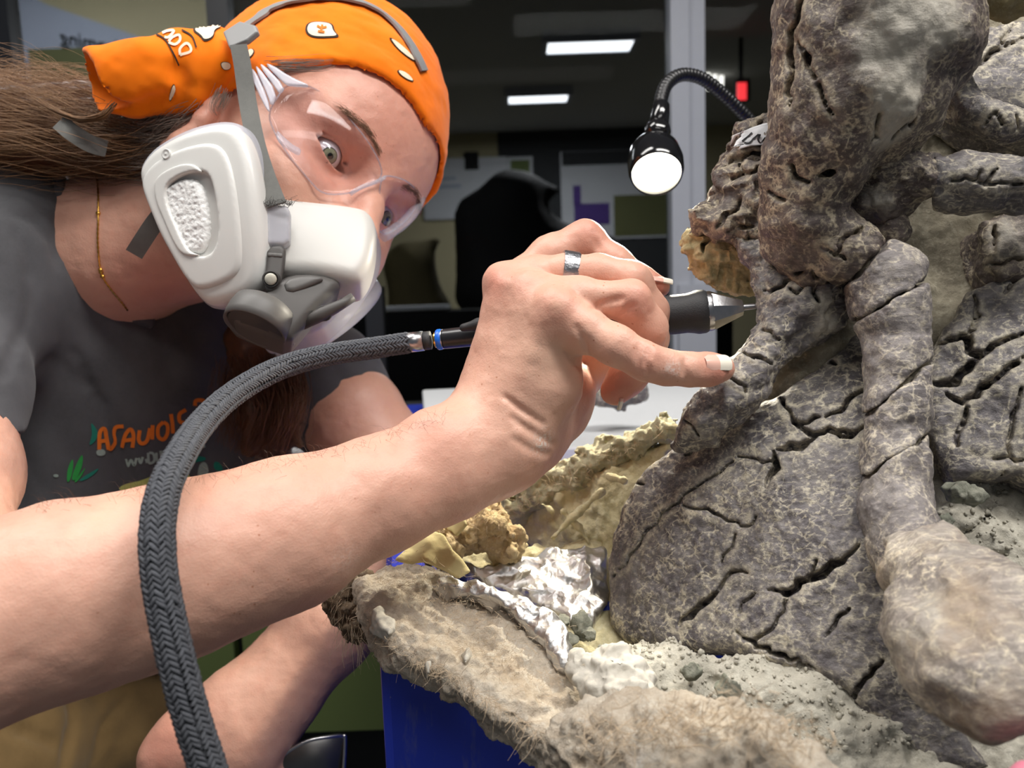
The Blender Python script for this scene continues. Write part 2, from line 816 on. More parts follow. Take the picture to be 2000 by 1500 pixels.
def sdf_mesh(name, f, lo, hi, h, mat, parent=None, disp=None, base=None, attrs=None, nsm=0):
    V, Q = nets(f, lo, hi, h)
    if nsm:
        V = relax(V, Q, nsm)
    if disp is not None:
        N = vnormals(V, Q)
        V = V + N * disp(V)[:, None]
    at = {k: g(V) for k, g in attrs.items()} if attrs else None
    return mk(name, V, Q, mat, parent, True, base, at)


def relax(V, Q, n):
    for _ in range(n):
        acc = np.zeros_like(V)
        cnt = np.bincount(Q.ravel(), minlength=len(V)).astype(float) * 2
        for a in range(3):
            w = sum(np.bincount(Q[:, i], weights=V[Q[:, (i + 1) % 4], a] + V[Q[:, (i + 3) % 4], a], minlength=len(V)) for i in range(4))
            acc[:, a] = w
        V = 0.5 * V + 0.5 * acc / np.maximum(cnt, 1)[:, None]
    return V


def bounds(pts, pad):
    P = np.array(pts)
    return P.min(0) - pad, P.max(0) + pad


def bvh_of(*objs):
    V, Fc = [], []
    for o in objs:
        b = len(V)
        o0 = ORIGIN[o.name] if o.parent is None else ORIGIN[o.parent.name]
        co = np.empty(len(o.data.vertices) * 3, np.float32)
        o.data.vertices.foreach_get('co', co)
        V.extend((co.reshape(-1, 3) + o0).tolist())
        Fc.extend([[i + b for i in p.vertices] for p in o.data.polygons])
    return BVHTree.FromPolygons(V, Fc)


def throw(bvh, uv, off=0.0004):
    """camera rays onto a mesh; points lifted off the surface"""
    D = rays(uv)
    out, nrm = [], []
    last = None
    for d in D:
        p, n, i, t = bvh.ray_cast(Vector(CAM), Vector(d))
        if p is None:
            out.append(None)
            nrm.append(None)
            continue
        n = np.array(n)
        if n @ d > 0:
            n = -n
        out.append(np.array(p) + n * off)
        nrm.append(n)
    return out, nrm


def decal(name, bvh, outline, mat, parent, off=0.0004, rings=4, smooth=2, base=None, th=0.0):
    """flat print: a px outline laid onto a mesh"""
    V2 = np.asarray(outline, float)
    for _ in range(smooth):
        nx = np.roll(V2, -1, 0)
        V2 = np.stack([0.75 * V2 + 0.25 * nx, 0.25 * V2 + 0.75 * nx], 1).reshape(-1, 2)
    c = V2.mean(0)
    m = len(V2)
    uv = [c]
    for r in range(1, rings + 1):
        uv.extend(list(c + (V2 - c) * r / rings))
    P, _ = throw(bvh, np.array(uv), off)
    Fc = []
    for k in range(m):
        Fc.append((0, 1 + k, 1 + (k + 1) % m))
    for r in range(rings - 1):
        for k in range(m):
            a, b = 1 + r * m + k, 1 + r * m + (k + 1) % m
            Fc.append((a, a + m, b + m, b))
    Fc = [f for f in Fc if all(P[i] is not None for i in f)]
    if not Fc:
        return None
    good = np.array([p if p is not None else CAM for p in P])
    dd = np.linalg.norm(good - CAM, axis=1)
    med = np.median(dd[[p is not None for p in P]])
    Fc = [f for f in Fc if max(dd[i] for i in f) - min(dd[i] for i in f) < 0.012 and abs(dd[f[0]] - med) < 0.06]
    if not Fc:
        return None
    used = sorted({i for f in Fc for i in f})
    mp = {u: i for i, u in enumerate(used)}
    return mk(name, good[used], [tuple(mp[i] for i in f) for f in Fc], mat, parent, True, base)


def stroke_decal(name, bvh, lines, wpx, mat, parent, off=0.0004, step=5, base=None):
    """lettering: px polylines of a given stroke width laid onto a mesh, ONE part"""
    mb = MB()
    for ln in lines:
        uv = resample(spline(ln, 5) if len(ln) > 2 else np.asarray(ln, float), step)
        T = np.gradient(uv, axis=0)
        T /= np.linalg.norm(T, axis=1, keepdims=True) + 1e-9
        N = np.stack([-T[:, 1], T[:, 0]], 1)
        A, _ = throw(bvh, uv + N * wpx / 2, off)
        B, _ = throw(bvh, uv - N * wpx / 2, off)
        for i in range(len(uv) - 1):
            q = [A[i], A[i + 1], B[i + 1], B[i]]
            if any(x is None for x in q):
                continue
            dd = [np.linalg.norm(x - CAM) for x in q]
            if max(dd) - min(dd) < 0.01:
                mb.add(q, [(0, 1, 2, 3)])
    if not mb.V:
        return None
    return mb.build(name, mat, parent, True, base)


def strands_geo(lines, r0, n=3, prof=None):
    """many thin tapering hairs as one vertex/face array"""
    V, Q = [], []
    b = 0
    ang = np.arange(n) * 2 * math.pi / n
    for ln, r in zip(lines, r0):
        P = np.asarray(ln)
        m = len(P)
        T = np.gradient(P, axis=0)
        T /= np.linalg.norm(T, axis=1, keepdims=True) + 1e-12
        a = np.array([0.31, 0.52, 0.79])
        N = np.cross(T, a)
        N /= np.linalg.norm(N, axis=1, keepdims=True) + 1e-12
        B = np.cross(T, N)
        rr = r * (np.linspace(1, 0.35, m) if prof is None else prof)
        ring = P[:, None, :] + (N[:, None, :] * np.cos(ang)[None, :, None] + B[:, None, :] * np.sin(ang)[None, :, None]) * rr[:, None, None]
        V.append(ring.reshape(-1, 3))
        i, k = np.meshgrid(np.arange(m - 1), np.arange(n), indexing='ij')
        k2 = (k + 1) % n
        Q.append(np.stack([i * n + k, i * n + k2, (i + 1) * n + k2, (i + 1) * n + k], -1).reshape(-1, 4) + b)
        b += m * n
    return np.concatenate(V), np.concatenate(Q)


# ------------------------------------------------------------------ materials


def srgb(r, g, b):
    def c(x):
        x /= 255.0
        return x / 12.92 if x <= 0.04045 else ((x + 0.055) / 1.055) ** 2.4
    return (c(r), c(g), c(b), 1.0)


class Mat:
    def __init__(self, name):
        self.m = bpy.data.materials.new(name)
        self.m.use_nodes = True
        self.nt = self.m.node_tree
        self.b = self.nt.nodes['Principled BSDF']
        self.out = self.nt.nodes['Material Output']
        self.tc = self.nt.nodes.new('ShaderNodeNewGeometry')

    def node(self, t, **kw):
        n = self.nt.nodes.new(t)
        for k, v in kw.items():
            setattr(n, k, v)
        return n

    def link(self, a, b):
        self.nt.links.new(a, b)

    def coord(self):
        return self.tc.outputs['Position']

    def noise(self, scale, detail=4, rough=0.55, dist=0.0, vec=None):
        n = self.node('ShaderNodeTexNoise')
        n.inputs['Scale'].default_value = scale
        n.inputs['Detail'].default_value = detail
        n.inputs['Roughness'].default_value = rough
        n.inputs['Distortion'].default_value = dist
        self.link(vec or self.coord(), n.inputs['Vector'])
        return n.outputs['Fac']

    def voro(self, scale, feature='DISTANCE_TO_EDGE', vec=None, rand=1.0):
        n = self.node('ShaderNodeTexVoronoi', feature=feature)
        n.inputs['Scale'].default_value = scale
        n.inputs['Randomness'].default_value = rand
        self.link(vec or self.coord(), n.inputs['Vector'])
        return n.outputs['Distance']

    def warp(self, scale, amt):
        n = self.node('ShaderNodeTexNoise')
        n.inputs['Scale'].default_value = scale
        n.inputs['Detail'].default_value = 3
        self.link(self.coord(), n.inputs['Vector'])
        s = self.node('ShaderNodeVectorMath', operation='SUBTRACT')
        s.inputs[1].default_value = (0.5, 0.5, 0.5)
        self.link(n.outputs['Color'], s.inputs[0])
        m = self.node('ShaderNodeVectorMath', operation='SCALE')
        m.inputs['Scale'].default_value = amt
        self.link(s.outputs[0], m.inputs[0])
        a = self.node('ShaderNodeVectorMath', operation='ADD')
        self.link(self.coord(), a.inputs[0])
        self.link(m.outputs[0], a.inputs[1])
        return a.outputs[0]

    def stretch(self, vec, rot, sc):
        n = self.node('ShaderNodeMapping')
        n.inputs['Rotation'].default_value = rot
        n.inputs['Scale'].default_value = sc
        self.link(vec or self.coord(), n.inputs['Vector'])
        return n.outputs[0]

    def ramp(self, fac, stops, interp='LINEAR'):
        r = self.node('ShaderNodeValToRGB')
        r.color_ramp.interpolation = interp
        e = r.color_ramp.elements
        while len(e) < len(stops):
            e.new(0.5)
        for el, (p, c) in zip(e, stops):
            el.position = p
            el.color = c if len(c) == 4 else (*c, 1)
        self.link(fac, r.inputs[0])
        return r.outputs[0]

    def step(self, fac, lo, hi, inv=False):
        n = self.node('ShaderNodeMapRange')
        n.inputs['From Min'].default_value = lo
        n.inputs['From Max'].default_value = hi
        n.inputs['To Min'].default_value = 1 if inv else 0
        n.inputs['To Max'].default_value = 0 if inv else 1
        self.link(fac, n.inputs['Value'])
        return n.outputs[0]

    def math(self, op, a, b):
        n = self.node('ShaderNodeMath', operation=op)
        for i, x in enumerate((a, b)):
            if isinstance(x, (int, float)):
                n.inputs[i].default_value = x
            else:
                self.link(x, n.inputs[i])
        return n.outputs[0]

    def mix(self, fac, a, b, mode='MIX'):
        n = self.node('ShaderNodeMix', data_type='RGBA', blend_type=mode)
        if isinstance(fac, (int, float)):
            n.inputs[0].default_value = fac
        else:
            self.link(fac, n.inputs[0])
        for i, x in ((6, a), (7, b)):
            if isinstance(x, tuple):
                n.inputs[i].default_value = x
            else:
                self.link(x, n.inputs[i])
        return n.outputs[2]

    def attr(self, name):
        n = self.node('ShaderNodeAttribute', attribute_name=name)
        return n.outputs['Fac']

    def bump(self, h, strength=0.4, dist=0.001, prev=None):
        n = self.node('ShaderNodeBump')
        n.inputs['Strength'].default_value = strength
        n.inputs['Distance'].default_value = dist
        self.link(h, n.inputs['Height'])
        if prev is not None:
            self.link(prev, n.inputs['Normal'])
        return n.outputs[0]

    def set(self, color=None, rough=None, metal=None, normal=None, spec=None, **kw):
        b = self.b.inputs
        for k, v in (('Base Color', color), ('Roughness', rough), ('Metallic', metal), ('Normal', normal), ('Specular IOR Level', spec)):
            if v is None:
                continue
            if isinstance(v, (int, float, tuple)):
                b[k].default_value = v
            else:
                self.link(v, b[k])
        for k, v in kw.items():
            b[k.replace('_', ' ')].default_value = v
        return self.m


def plain(name, col, rough=0.5, metal=0.0, var=0.12, scale=60, bump=0.0, bscale=400, spec=0.5, **kw):
    M = Mat(name)
    c2 = tuple(max(0, x * (1 - var)) for x in col[:3]) + (1,)
    c1 = tuple(min(1, x * (1 + var)) for x in col[:3]) + (1,)
    col_ = M.mix(M.noise(scale, 5), c2, c1)
    nrm = M.bump(M.noise(bscale, 4), bump, 0.0006) if bump else None
    return M.set(color=col_, rough=rough, metal=metal, normal=nrm, spec=spec, **kw)


def skin_material():
    M = Mat('skin')
    base = M.mix(M.noise(45, 5, 0.6), srgb(214, 160, 138), srgb(227, 179, 157))
    base = M.mix(M.math('MULTIPLY', M.step(M.noise(110, 6, 0.65), 0.50, 0.78), 0.4), base, srgb(208, 140, 118))
    base = M.mix(M.math('MULTIPLY', M.attr('red'), 0.75), base, srgb(208, 124, 106))
    base = M.mix(M.math('MULTIPLY', M.attr('pale'), 0.7), base, srgb(226, 190, 164))
    base = M.mix(M.math('MULTIPLY', M.attr('dust'), M.step(M.noise(520, 5, 0.7), 0.45, 0.6)), base, srgb(238, 230, 222))
    fre = M.step(M.voro(210, 'F1', M.warp(90, 0.004)), 0.06, 0.12, True)
    base = M.mix(M.math('MULTIPLY', fre, M.step(M.noise(28, 2), 0.50, 0.62)), base, srgb(190, 128, 100))
    n1 = M.bump(M.voro(900, 'F1', M.warp(300, 0.002)), 0.12, 0.0006)
    n2 = M.bump(M.noise(260, 5, 0.6), 0.22, 0.001, n1)
    M.set(color=base, rough=0.47, normal=n2, spec=0.45)
    b = M.b.inputs
    b['Subsurface Weight'].default_value = 0.12
    b['Subsurface Radius'].default_value = (1.0, 0.35, 0.2)
    b['Subsurface Scale'].default_value = 0.006
    return M.m


def bone_material(name, dark, mid, vein, dust=0.35, rot=(0.3, 0.4, 0.9), matrix=None):
    M = Mat(name)
    base = M.mix(M.step(M.noise(30, 6, 0.6), 0.35, 0.68), dark, mid)
    grain = M.noise(1.0, 5, 0.6, 0.0, M.stretch(None, rot, (70, 520, 520)))
    base = M.mix(M.math('MULTIPLY', M.step(grain, 0.48, 0.72), 0.8), base, tuple(min(1, x * 1.5) for x in mid[:3]) + (1,))
    # dusty speckle, scribbled hairlines and threads of matrix
    patch = M.step(M.noise(22, 5, 0.65, 0.4), 0.42, 0.62)
    speck = M.step(M.noise(420, 5, 0.75), 0.53, 0.66)
    base = M.mix(M.math('MULTIPLY', M.math('MULTIPLY', speck, patch), 0.75), base, vein)
    brk = M.step(M.noise(210, 4, 0.7), 0.42, 0.56)
    v1 = M.step(M.voro(75, vec=M.warp(90, 0.020)), 0.010, 0.075, True)
    v1 = M.math('MULTIPLY', M.math('MULTIPLY', v1, M.step(M.noise(26, 3), 0.42, 0.54)), brk)
    w2 = M.stretch(M.warp(130, 0.012), rot, (0.55, 1.0, 1.0))
    v2 = M.step(M.voro(190, vec=w2), 0.010, 0.10, True)
    v2 = M.math('MULTIPLY', M.math('MULTIPLY', v2, M.step(M.noise(34, 3), 0.42, 0.56)), brk)
    thr = M.step(M.math('ABSOLUTE', M.math('SUBTRACT', M.noise(1.0, 4, 0.5, 0.6, M.stretch(None, rot, (40, 190, 190))), 0.5), 0), 0.0, 0.034, True)
    thr = M.math('MULTIPLY', M.math('MULTIPLY', thr, M.step(M.noise(60, 3), 0.46, 0.57)), brk)
    base = M.mix(M.math('MULTIPLY', v2, 0.65), base, vein)
    base = M.mix(M.math('MULTIPLY', thr, 0.8), base, vein)
    base = M.mix(M.math('MULTIPLY', v1, 0.85), base, vein)
    at = M.math('MULTIPLY', M.attr('vein'), M.step(M.noise(150, 5, 0.75), 0.42, 0.62))
    base = M.mix(M.math('MULTIPLY', at, 0.8), base, vein)
    base = M.mix(M.step(M.math('ADD', M.attr('matrix'), M.math('MULTIPLY', M.math('SUBTRACT', M.noise(70, 6, 0.7), 0.5), 0.9)), 0.35, 0.75), base, M.mix(M.noise(90, 5, 0.7), srgb(150, 142, 126), srgb(214, 208, 196)))
    base = M.mix(M.math('MULTIPLY', M.step(M.noise(60, 6, 0.75), 0.45, 0.75), dust), base, srgb(164, 157, 146))
    if matrix:
        base = M.mix(M.math('MULTIPLY', M.step(M.noise(30, 4, 0.6, 0.3), 0.50, 0.66), 0.5), base, matrix)
    n1 = M.bump(M.noise(420, 6, 0.7), 0.5, 0.0012)
    n2 = M.bump(grain, 0.3, 0.001, n1)
    return M.set(color=base, rough=0.52, normal=n2, spec=0.45)


def matrix_material(name, c1, c2, c3):
    M = Mat(name)
    base = M.mix(M.step(M.noise(38, 6, 0.65), 0.35, 0.68), c1, c2)
    base = M.mix(M.math('MULTIPLY', M.step(M.noise(260, 5, 0.7), 0.5, 0.7), 0.6), base, c3)
    n1 = M.bump(M.noise(300, 6, 0.75), 0.7, 0.0022)
    n2 = M.bump(M.voro(170, 'F1', M.warp(80, 0.01)), 0.35, 0.002, n1)
    return M.set(color=base, rough=0.9, normal=n2, spec=0.2)


MAT = {}
MAT['skin'] = skin_material()
MAT['bone'] = bone_material('bone', srgb(74, 69, 72), srgb(112, 107, 108), srgb(210, 200, 176), 0.40, (0.4, 0.3, 0.7))
MAT['bone_brown'] = bone_material('bone_brown', srgb(68, 58, 56), srgb(104, 92, 87), srgb(204, 190, 162), 0.26, (0.2, 1.2, 0.3))
MAT['bone_rib'] = bone_material('bone_rib', srgb(92, 86, 86), srgb(136, 129, 127), srgb(212, 200, 178), 0.42, (0.1, 1.5, 0.1))
MAT['bone_end'] = bone_material('bone_end', srgb(112, 104, 100), srgb(160, 150, 140), srgb(220, 206, 180), 0.75, (0.8, 0.5, 0.2), srgb(138, 112, 84))
MAT['matrix'] = matrix_material('matrix', srgb(128, 120, 104), srgb(168, 160, 140), srgb(196, 188, 168))
MAT['matrix_grey'] = matrix_material('matrix_grey', srgb(164, 159, 146), srgb(202, 197, 182), srgb(220, 216, 202))
MAT['matrix_tan'] = matrix_material('matrix_tan', srgb(150, 136, 100), srgb(190, 174, 132), srgb(206, 194, 160))
#@@SECTION2
# ================================================================== THE PERSON
# head frame: x forward, y to her left, z up; origin between the ears
HC = np.array([[0.77742, 0.41961, 0.46855], [0.24258, 0.48728, -0.83888], [-0.58032, 0.76582, 0.27703]])
HT = CAM + RIGHT * -0.17850 - UP * -0.13900 + FWD * 0.57614
HA = np.array([RIGHT * HC[0, i] - UP * HC[1, i] + FWD * HC[2, i] for i in range(3)])   # rows: local axes in world


def HW(x, y, z):
    return HT + np.array([x, y, z]) @ HA


EYES = [(0.0705, -0.032, 0.021), (0.0705, 0.032, 0.021)]
EYE_R = 0.0122


class EyeOpen:
    """almond opening between the lids"""

    def __init__(self, c, side):
        self.c, self.side = np.asarray(c), side
        self.R, self.mg = 0.02, 0.02

    def __call__(self, P, c=None, R=0):
        if c is not None and far(c, self.c, self.R + R + self.mg):
            return None
        q = P - self.c
        y = q[:, 1] * self.side                      # + towards the temple
        z = q[:, 2] - 0.10 * y                       # outer corner sits a little higher
        t = np.clip(1 - (y / 0.0160) ** 2, -1, 1)
        up, lo = 0.0066 * t, -0.0056 * t
        return np.maximum(np.maximum(z - up, lo - z) * 0.8, 0.004 - q[:, 0])


def head_field():
    cran = U([Ell((-0.006, 0, 0.060), (0.098, 0.080, 0.096)), Ell((0.040, 0, 0.055), (0.058, 0.064, 0.062))], 0.03)
    fs = [cran, Ell((0.042, 0, -0.018), (0.050, 0.060, 0.066)), Ell((0.046, 0, -0.066), (0.040, 0.038, 0.028))]
    for s in (-1, 1):
        fs.append(Ell((0.054, s * 0.036, -0.014), (0.029, 0.027, 0.027)))
        fs.append(Cone((0.0, s * 0.054, -0.040), (0.062, s * 0.018, -0.074), 0.017, 0.015))
    h = U(fs, 0.028)
    br = [Cone((0.0845, s * 0.012, 0.036), (0.073, s * 0.046, 0.040), 0.0095, 0.008) for s in (-1, 1)]
    h = U([h] + br, 0.016)
    h = Sub(h, U([Ell((0.092, s * 0.030, 0.019), (0.017, 0.020, 0.0125)) for s in (-1, 1)], 0), 0.014)
    nose = U([Cone((0.089, 0, 0.028), (0.101, 0, 0.004), 0.0085, 0.0098), Cone((0.101, 0, 0.004), (0.110, 0, -0.014), 0.0098, 0.0115),
              Ell((0.098, -0.013, -0.016), (0.010, 0.007, 0.008)), Ell((0.098, 0.013, -0.016), (0.010, 0.007, 0.008))], 0.008)
    h = U([h, nose], 0.014)
    lid = U([Ell(e, (0.0146, 0.0165, 0.0140)) for e in EYES], 0)
    h = U([h, lid], 0.006)
    # crease of the upper lids
    cr = []
    for e, s in zip(EYES, (-1, 1)):
        pl = [np.array([e[0] + 0.0146 * math.cos(a) * 0.93, e[1] + s * 0.0165 * math.sin(a), e[2] + 0.0078 - 0.0045 * abs(math.sin(a)) ** 1.6 + 0.0016 * math.sin(a)]) for a in np.linspace(-0.95, 1.05, 9)]
        cr += [Cone(a, b, 0.0011, 0.0011) for a, b in zip(pl[:-1], pl[1:])]
    h = Sub(h, U(cr, 0), 0.0022)
    h = Sub(h, U([EyeOpen(e, s) for e, s in zip(EYES, (-1, 1))], 0), 0.0014)
    h = Sub(h, U([Ell(e, (EYE_R,) * 3) for e in EYES], 0), 0.0)
    ears = []
    for s in (-1, 1):
        ring = [np.array([-0.012 + 0.017 * math.cos(a), s * (0.078 + 0.004 * math.sin(a * 0.5)), 0.004 + 0.028 * math.sin(a)]) for a in np.linspace(-2.0, 2.9, 14)]
        e = U([Cone(a, b, 0.0048, 0.0048) for a, b in zip(ring[:-1], ring[1:])], 0.004)
        e = U([e, Ell((-0.012, s * 0.0745, 0.002), (0.016, 0.006, 0.026)), Ell((-0.002, s * 0.078, -0.020), (0.009, 0.006, 0.011)), Ell((0.004, s * 0.077, 0.002), (0.006, 0.006, 0.007))], 0.005)
        ears.append(e)
    return cran, U([h] + ears, 0.006)


CRAN, HEAD_L = head_field()
HEAD = Xf(HEAD_L, HA, HT)

MARGIN = 0.02
# ---- right hand, knuckles towards the camera (u, v, depth, radius px)
HAND_PALM = U([
    chain([(975, 856, .404, 82), (1068, 640, .392, 46), (1088, 606, .388, 43)]),
    chain([(965, 850, .408, 84), (1030, 610, .401, 44), (1034, 570, .400, 37)]),
    chain([(952, 842, .414, 80), (985, 610, .414, 42), (986, 556, .414, 36)]),
    chain([(955, 840, .425, 74), (1010, 560, .440, 40)]),
    chain([(1020, 840, .404, 68), (1068, 750, .399, 66), (1092, 680, .397, 44)]),
    chain([(985, 862, .412, 84), (1046, 846, .416, 58), (1100, 760, .430, 56)]),
], 0.011)
F_PINKY = chain([(1086, 608, .387, 43), (1140, 642, .382, 41), (1205, 676, .376, 37), (1262, 706, .374, 35), (1305, 718, .376, 31), (1348, 722, .379, 30), (1385, 722, .383, 29), (1410, 720, .386, 25)], 0.006)
F_RING = chain([(1034, 572, .400, 38), (1130, 580, .392, 37), (1232, 588, .390, 38), (1262, 640, .398, 38), (1258, 700, .410, 34), (1222, 740, .415, 33), (1202, 764, .417, 29)], 0.006)
F_MID = chain([(982, 553, .414, 36), (1045, 534, .413, 33), (1110, 531, .411, 33), (1175, 533, .408, 34), (1232, 548, .407, 36), (1266, 610, .414, 36), (1270, 665, .422, 31), (1255, 700, .428, 26)], 0.006)
F_INDEX = chain([(1010, 555, .440, 40), (1075, 500, .444, 38), (1142, 468, .446, 36), (1200, 512, .442, 31), (1250, 545, .438, 25), (1290, 560, .436, 19)], 0.006)
F_THUMB = chain([(1030, 850, .420, 60), (1090, 800, .440, 52), (1135, 725, .456, 42), (1200, 690, .462, 36), (1265, 668, .458, 30)], 0.010)
FINGERS = [(F_PINKY, .010), (F_RING, .008), (F_MID, .008), (F_INDEX, .009), (F_THUMB, .016)]


class Hand:
    def __init__(self, palm, fingers):
        self.palm, self.fs = palm, fingers

    def __call__(self, P, c=None, R=0):
        p = self.palm(P, c, R)
        out = p
        for f, k in self.fs:
            out = smin(out, smin(p, f(P, c, R), k), 0.0010) if out is not None else f(P, c, R)
        return out


TENDON = U([chain([(960, 800, .399, 10), (1000, 690, .395, 9), (1032, 590, .392, 13)]),
            chain([(985, 800, .392, 10), (1045, 690, .384, 9), (1084, 600, .378, 15)]),
            chain([(935, 790, .410, 10), (960, 660, .405, 9), (985, 560, .402, 14)])], 0.003)
RHAND = U([Hand(HAND_PALM, FINGERS), TENDON], 0.010)
MARGIN = 0.034
R_ARM = U([
    chain([(-330, 1330, .285, 200), (-90, 1238, .298, 200), (130, 1168, .318, 186), (330, 1110, .338, 157), (560, 1036, .360, 133), (740, 966, .378, 114), (870, 912, .393, 103), (960, 868, .404, 92)], 0.006),
    chain([(300, 1140, .332, 140), (560, 1052, .356, 118)], 0.01),
    chain([(850, 850, .385, 34), (872, 845, .384, 34)], 0.01),
], 0.02)
R_UPPER = chain([(-330, 1330, .285, 205), (-150, 1150, .36, 150), (-62, 930, .44, 82), (-62, 760, .49, 92), (-40, 580, .545, 95)], 0.02)
L_ARM = U([chain([(560, 700, .735, 105), (690, 815, .70, 92), (755, 900, .69, 85), (835, 1035, .665, 80), (760, 1085, .635, 86), (640, 1225, .600, 84), (545, 1335, .578, 76)], 0.02),
           chain([(545, 1335, .578, 76), (470, 1408, .562, 86), (400, 1462, .552, 74)], 0.015),
           chain([(520, 1380, .570, 70), (470, 1470, .552, 80)], 0.015),
           chain([(440, 1370, .558, 34), (350, 1440, .545, 40), (318, 1475, .54, 44)], 0.012)], 0.022)
_lk = [((318, 1475, .54), (290, 1560, .53)), ((370, 1500, .542), (330, 1590, .53)), ((420, 1515, .545), (385, 1605, .535)), ((470, 1520, .55), (440, 1600, .54)), ((520, 1470, .56), (545, 1560, .545))]
L_FING = U([U([Cone(W(*a), W(*b), RP(34, .54), RP(30, .54)), Cone(W(*b), W(b[0] + 60, b[1] + 50, b[2] + .03), RP(30, .54), RP(25, .54))], .004) for a, b in _lk], 0.003)
NECK = U([Cone(HW(-0.015, 0, -0.02), W(215, 490, .60), 0.055, 0.053), Cone(W(215, 490, .60), W(170, 600, .66), 0.053, 0.06)], 0.03)
TORSO_IN = Cone(W(60, 560, .61), W(470, 695, .745), 0.050, 0.052)
BODY = U([HEAD, NECK, TORSO_IN], 0.030)
BODY = U([BODY, U([R_ARM, R_UPPER], 0.02), U([L_ARM, L_FING], 0.006)], 0.02)
BODY = U([BODY, RHAND], 0.016)
#@@CREASE
CRE = [([(1128, 640), (1140, 665), (1148, 690), (1140, 712)], 5), ([(1118, 700), (1132, 702), (1146, 694)], 4), ([(1104, 690), (1118, 712), (1134, 716)], 4),
       ([(985, 775), (1025, 805), (1062, 828)], 5), ([(1000, 815), (1040, 845), (1085, 868)], 4), ([(1005, 858), (1040, 880), (1075, 888)], 4),
       ([(1252, 672), (1246, 700), (1250, 726)], 3), ([(1266, 680), (1260, 706), (1266, 732)], 3), ([(1342, 700), (1338, 722), (1342, 742)], 3),
       ([(1160, 600), (1195, 588), (1215, 582)], 5), ([(1205, 622), (1225, 606), (1238, 596)], 4), ([(1165, 470), (1170, 492)], 3)]
_cf, _ = crack_field(BODY, CRE, 10, 0.6, 0.0)
BODY = Sub(BODY, _cf, 0.0035)

RED_PTS = [((1092, 612, .374), .013, .55), ((1034, 562, .388), .010, .35), ((972, 552, .402), .011, .7), ((1245, 585, .380), .010, .5), ((1264, 700, .364), .010, .35), ((1400, 716, .378), .010, .95),
           ((1205, 765, .408), .013, .9), ((1150, 450, .44), .014, .5), ((1290, 560, .43), .012, .7), ((700, 385, .50), .014, .5), ((300, 560, .55), .03, .6), ((640, 330, .50), .018, .35), ((720, 230, .53), .05, .55), ((790, 190, .54), .05, .5), ((600, 300, .52), .035, .45),  # broad face spots paint the face's dimmer light into the skin colour
           ((390, 215, .52), .02, .7), ((330, 1460, .53), .03, .6), ((500, 960, .34), .02, .25), ((830, 850, .37), .02, .3)]
PALE_PTS = [((1085, 690, .385), .022, .8), ((1060, 800, .39), .025, .45), ((1090, 600, .372), .006, .5), ((900, 800, .39), .02, .2)]


DUST_PTS = [((1065, 868, .385), .006, .9), ((1258, 690, .362), .003, .8), ((1318, 720, .365), .004, .9), ((655, 1080, .345), .008, .5), ((1010, 826, .380), .0012, 0.0)]


def spots(V, L):
    out = np.zeros(len(V))
    for p, r, a in L:
        q = V - W(*p)
        out = np.maximum(out, a * np.exp(-(q * q).sum(1) / (r * r)))
    return out


def body_disp(V):
    return 0.00035 * fbm(V, 110, 3, 3) + 0.0006 * vnoise(V, 24, 8)


BLENS = Lens(BODY, [(HW(0.082, -0.026, 0.02), 2.2, 0.06, 0.12), (W(1170, 620, .395), 1.6, 0.09, 0.17)])
BV, BQ = nets(BLENS, *bounds([W(-380, 1600, .29), W(1480, 380, .47), W(-200, 500, .8), W(300, -60, .45), W(900, 1100, .75), HW(0, 0, .15), HW(.1, 0, .1), HW(-.11, 0, .1), W(300, 1680, .54)], 0.10), 0.0021)
BV = BLENS.back(BV)
BN = vnormals(BV, BQ)
BV = BV + BN * body_disp(BV)[:, None]
person = mk('person', BV, BQ, MAT['skin'], None, True, attrs={'red': spots(BV, RED_PTS), 'pale': spots(BV, PALE_PTS), 'dust': spots(BV, DUST_PTS)})
tag(person, 'person in orange bandana and respirator leaning in, steadying an air tool on the fossil', 'person')
print('body', len(BV))
#@@SECTION3
# ------------------------------------------------------------------ more materials


def cloth_material(name, c1, c2, weave=1400, rough=0.9, bump=0.25):
    M = Mat(name)
    base = M.mix(M.noise(420, 4, 0.7), c1, c2)
    base = M.mix(M.step(M.noise(30, 4), 0.3, 0.75), base, tuple(x * 1.12 for x in c2[:3]) + (1,))
    n = M.bump(M.noise(weave, 3, 0.7), bump, 0.0006)
    M.set(color=base, rough=rough, normal=n, spec=0.2)
    M.b.inputs['Sheen Weight'].default_value = 0.15
    return M.m


MAT['shirt'] = cloth_material('shirt', srgb(64, 64, 67), srgb(84, 84, 87))
MAT['trousers'] = cloth_material('trousers', srgb(100, 81, 51), srgb(120, 98, 65), 1800)
MAT['bandana'] = cloth_material('bandana', srgb(240, 112, 6), srgb(250, 126, 14), 1800, 0.85, 0.12)
MAT['bandana'].node_tree.nodes['Principled BSDF'].inputs['Specular IOR Level'].default_value = 0.1
MAT['print_white'] = plain('print_white', srgb(240, 222, 196), 0.85, var=0.05)
MAT['print_black'] = plain('print_black', srgb(40, 26, 16), 0.85, var=0.1)
MAT['print_orange'] = plain('print_orange', srgb(226, 118, 32), 0.85, var=0.12, scale=300)
MAT['print_grey'] = plain('print_grey', srgb(150, 166, 158), 0.85, var=0.2, scale=500)
MAT['print_teal'] = plain('print_teal', srgb(22, 122, 104), 0.85, var=0.15, scale=300)
MAT['print_green'] = plain('print_green', srgb(42, 150, 66), 0.85, var=0.15, scale=300)
MAT['print_lime'] = plain('print_lime', srgb(190, 196, 112), 0.85, var=0.12, scale=300)
MAT['hair'] = plain('hair', srgb(132, 96, 62), 0.42, var=0.35, scale=140, spec=0.6)
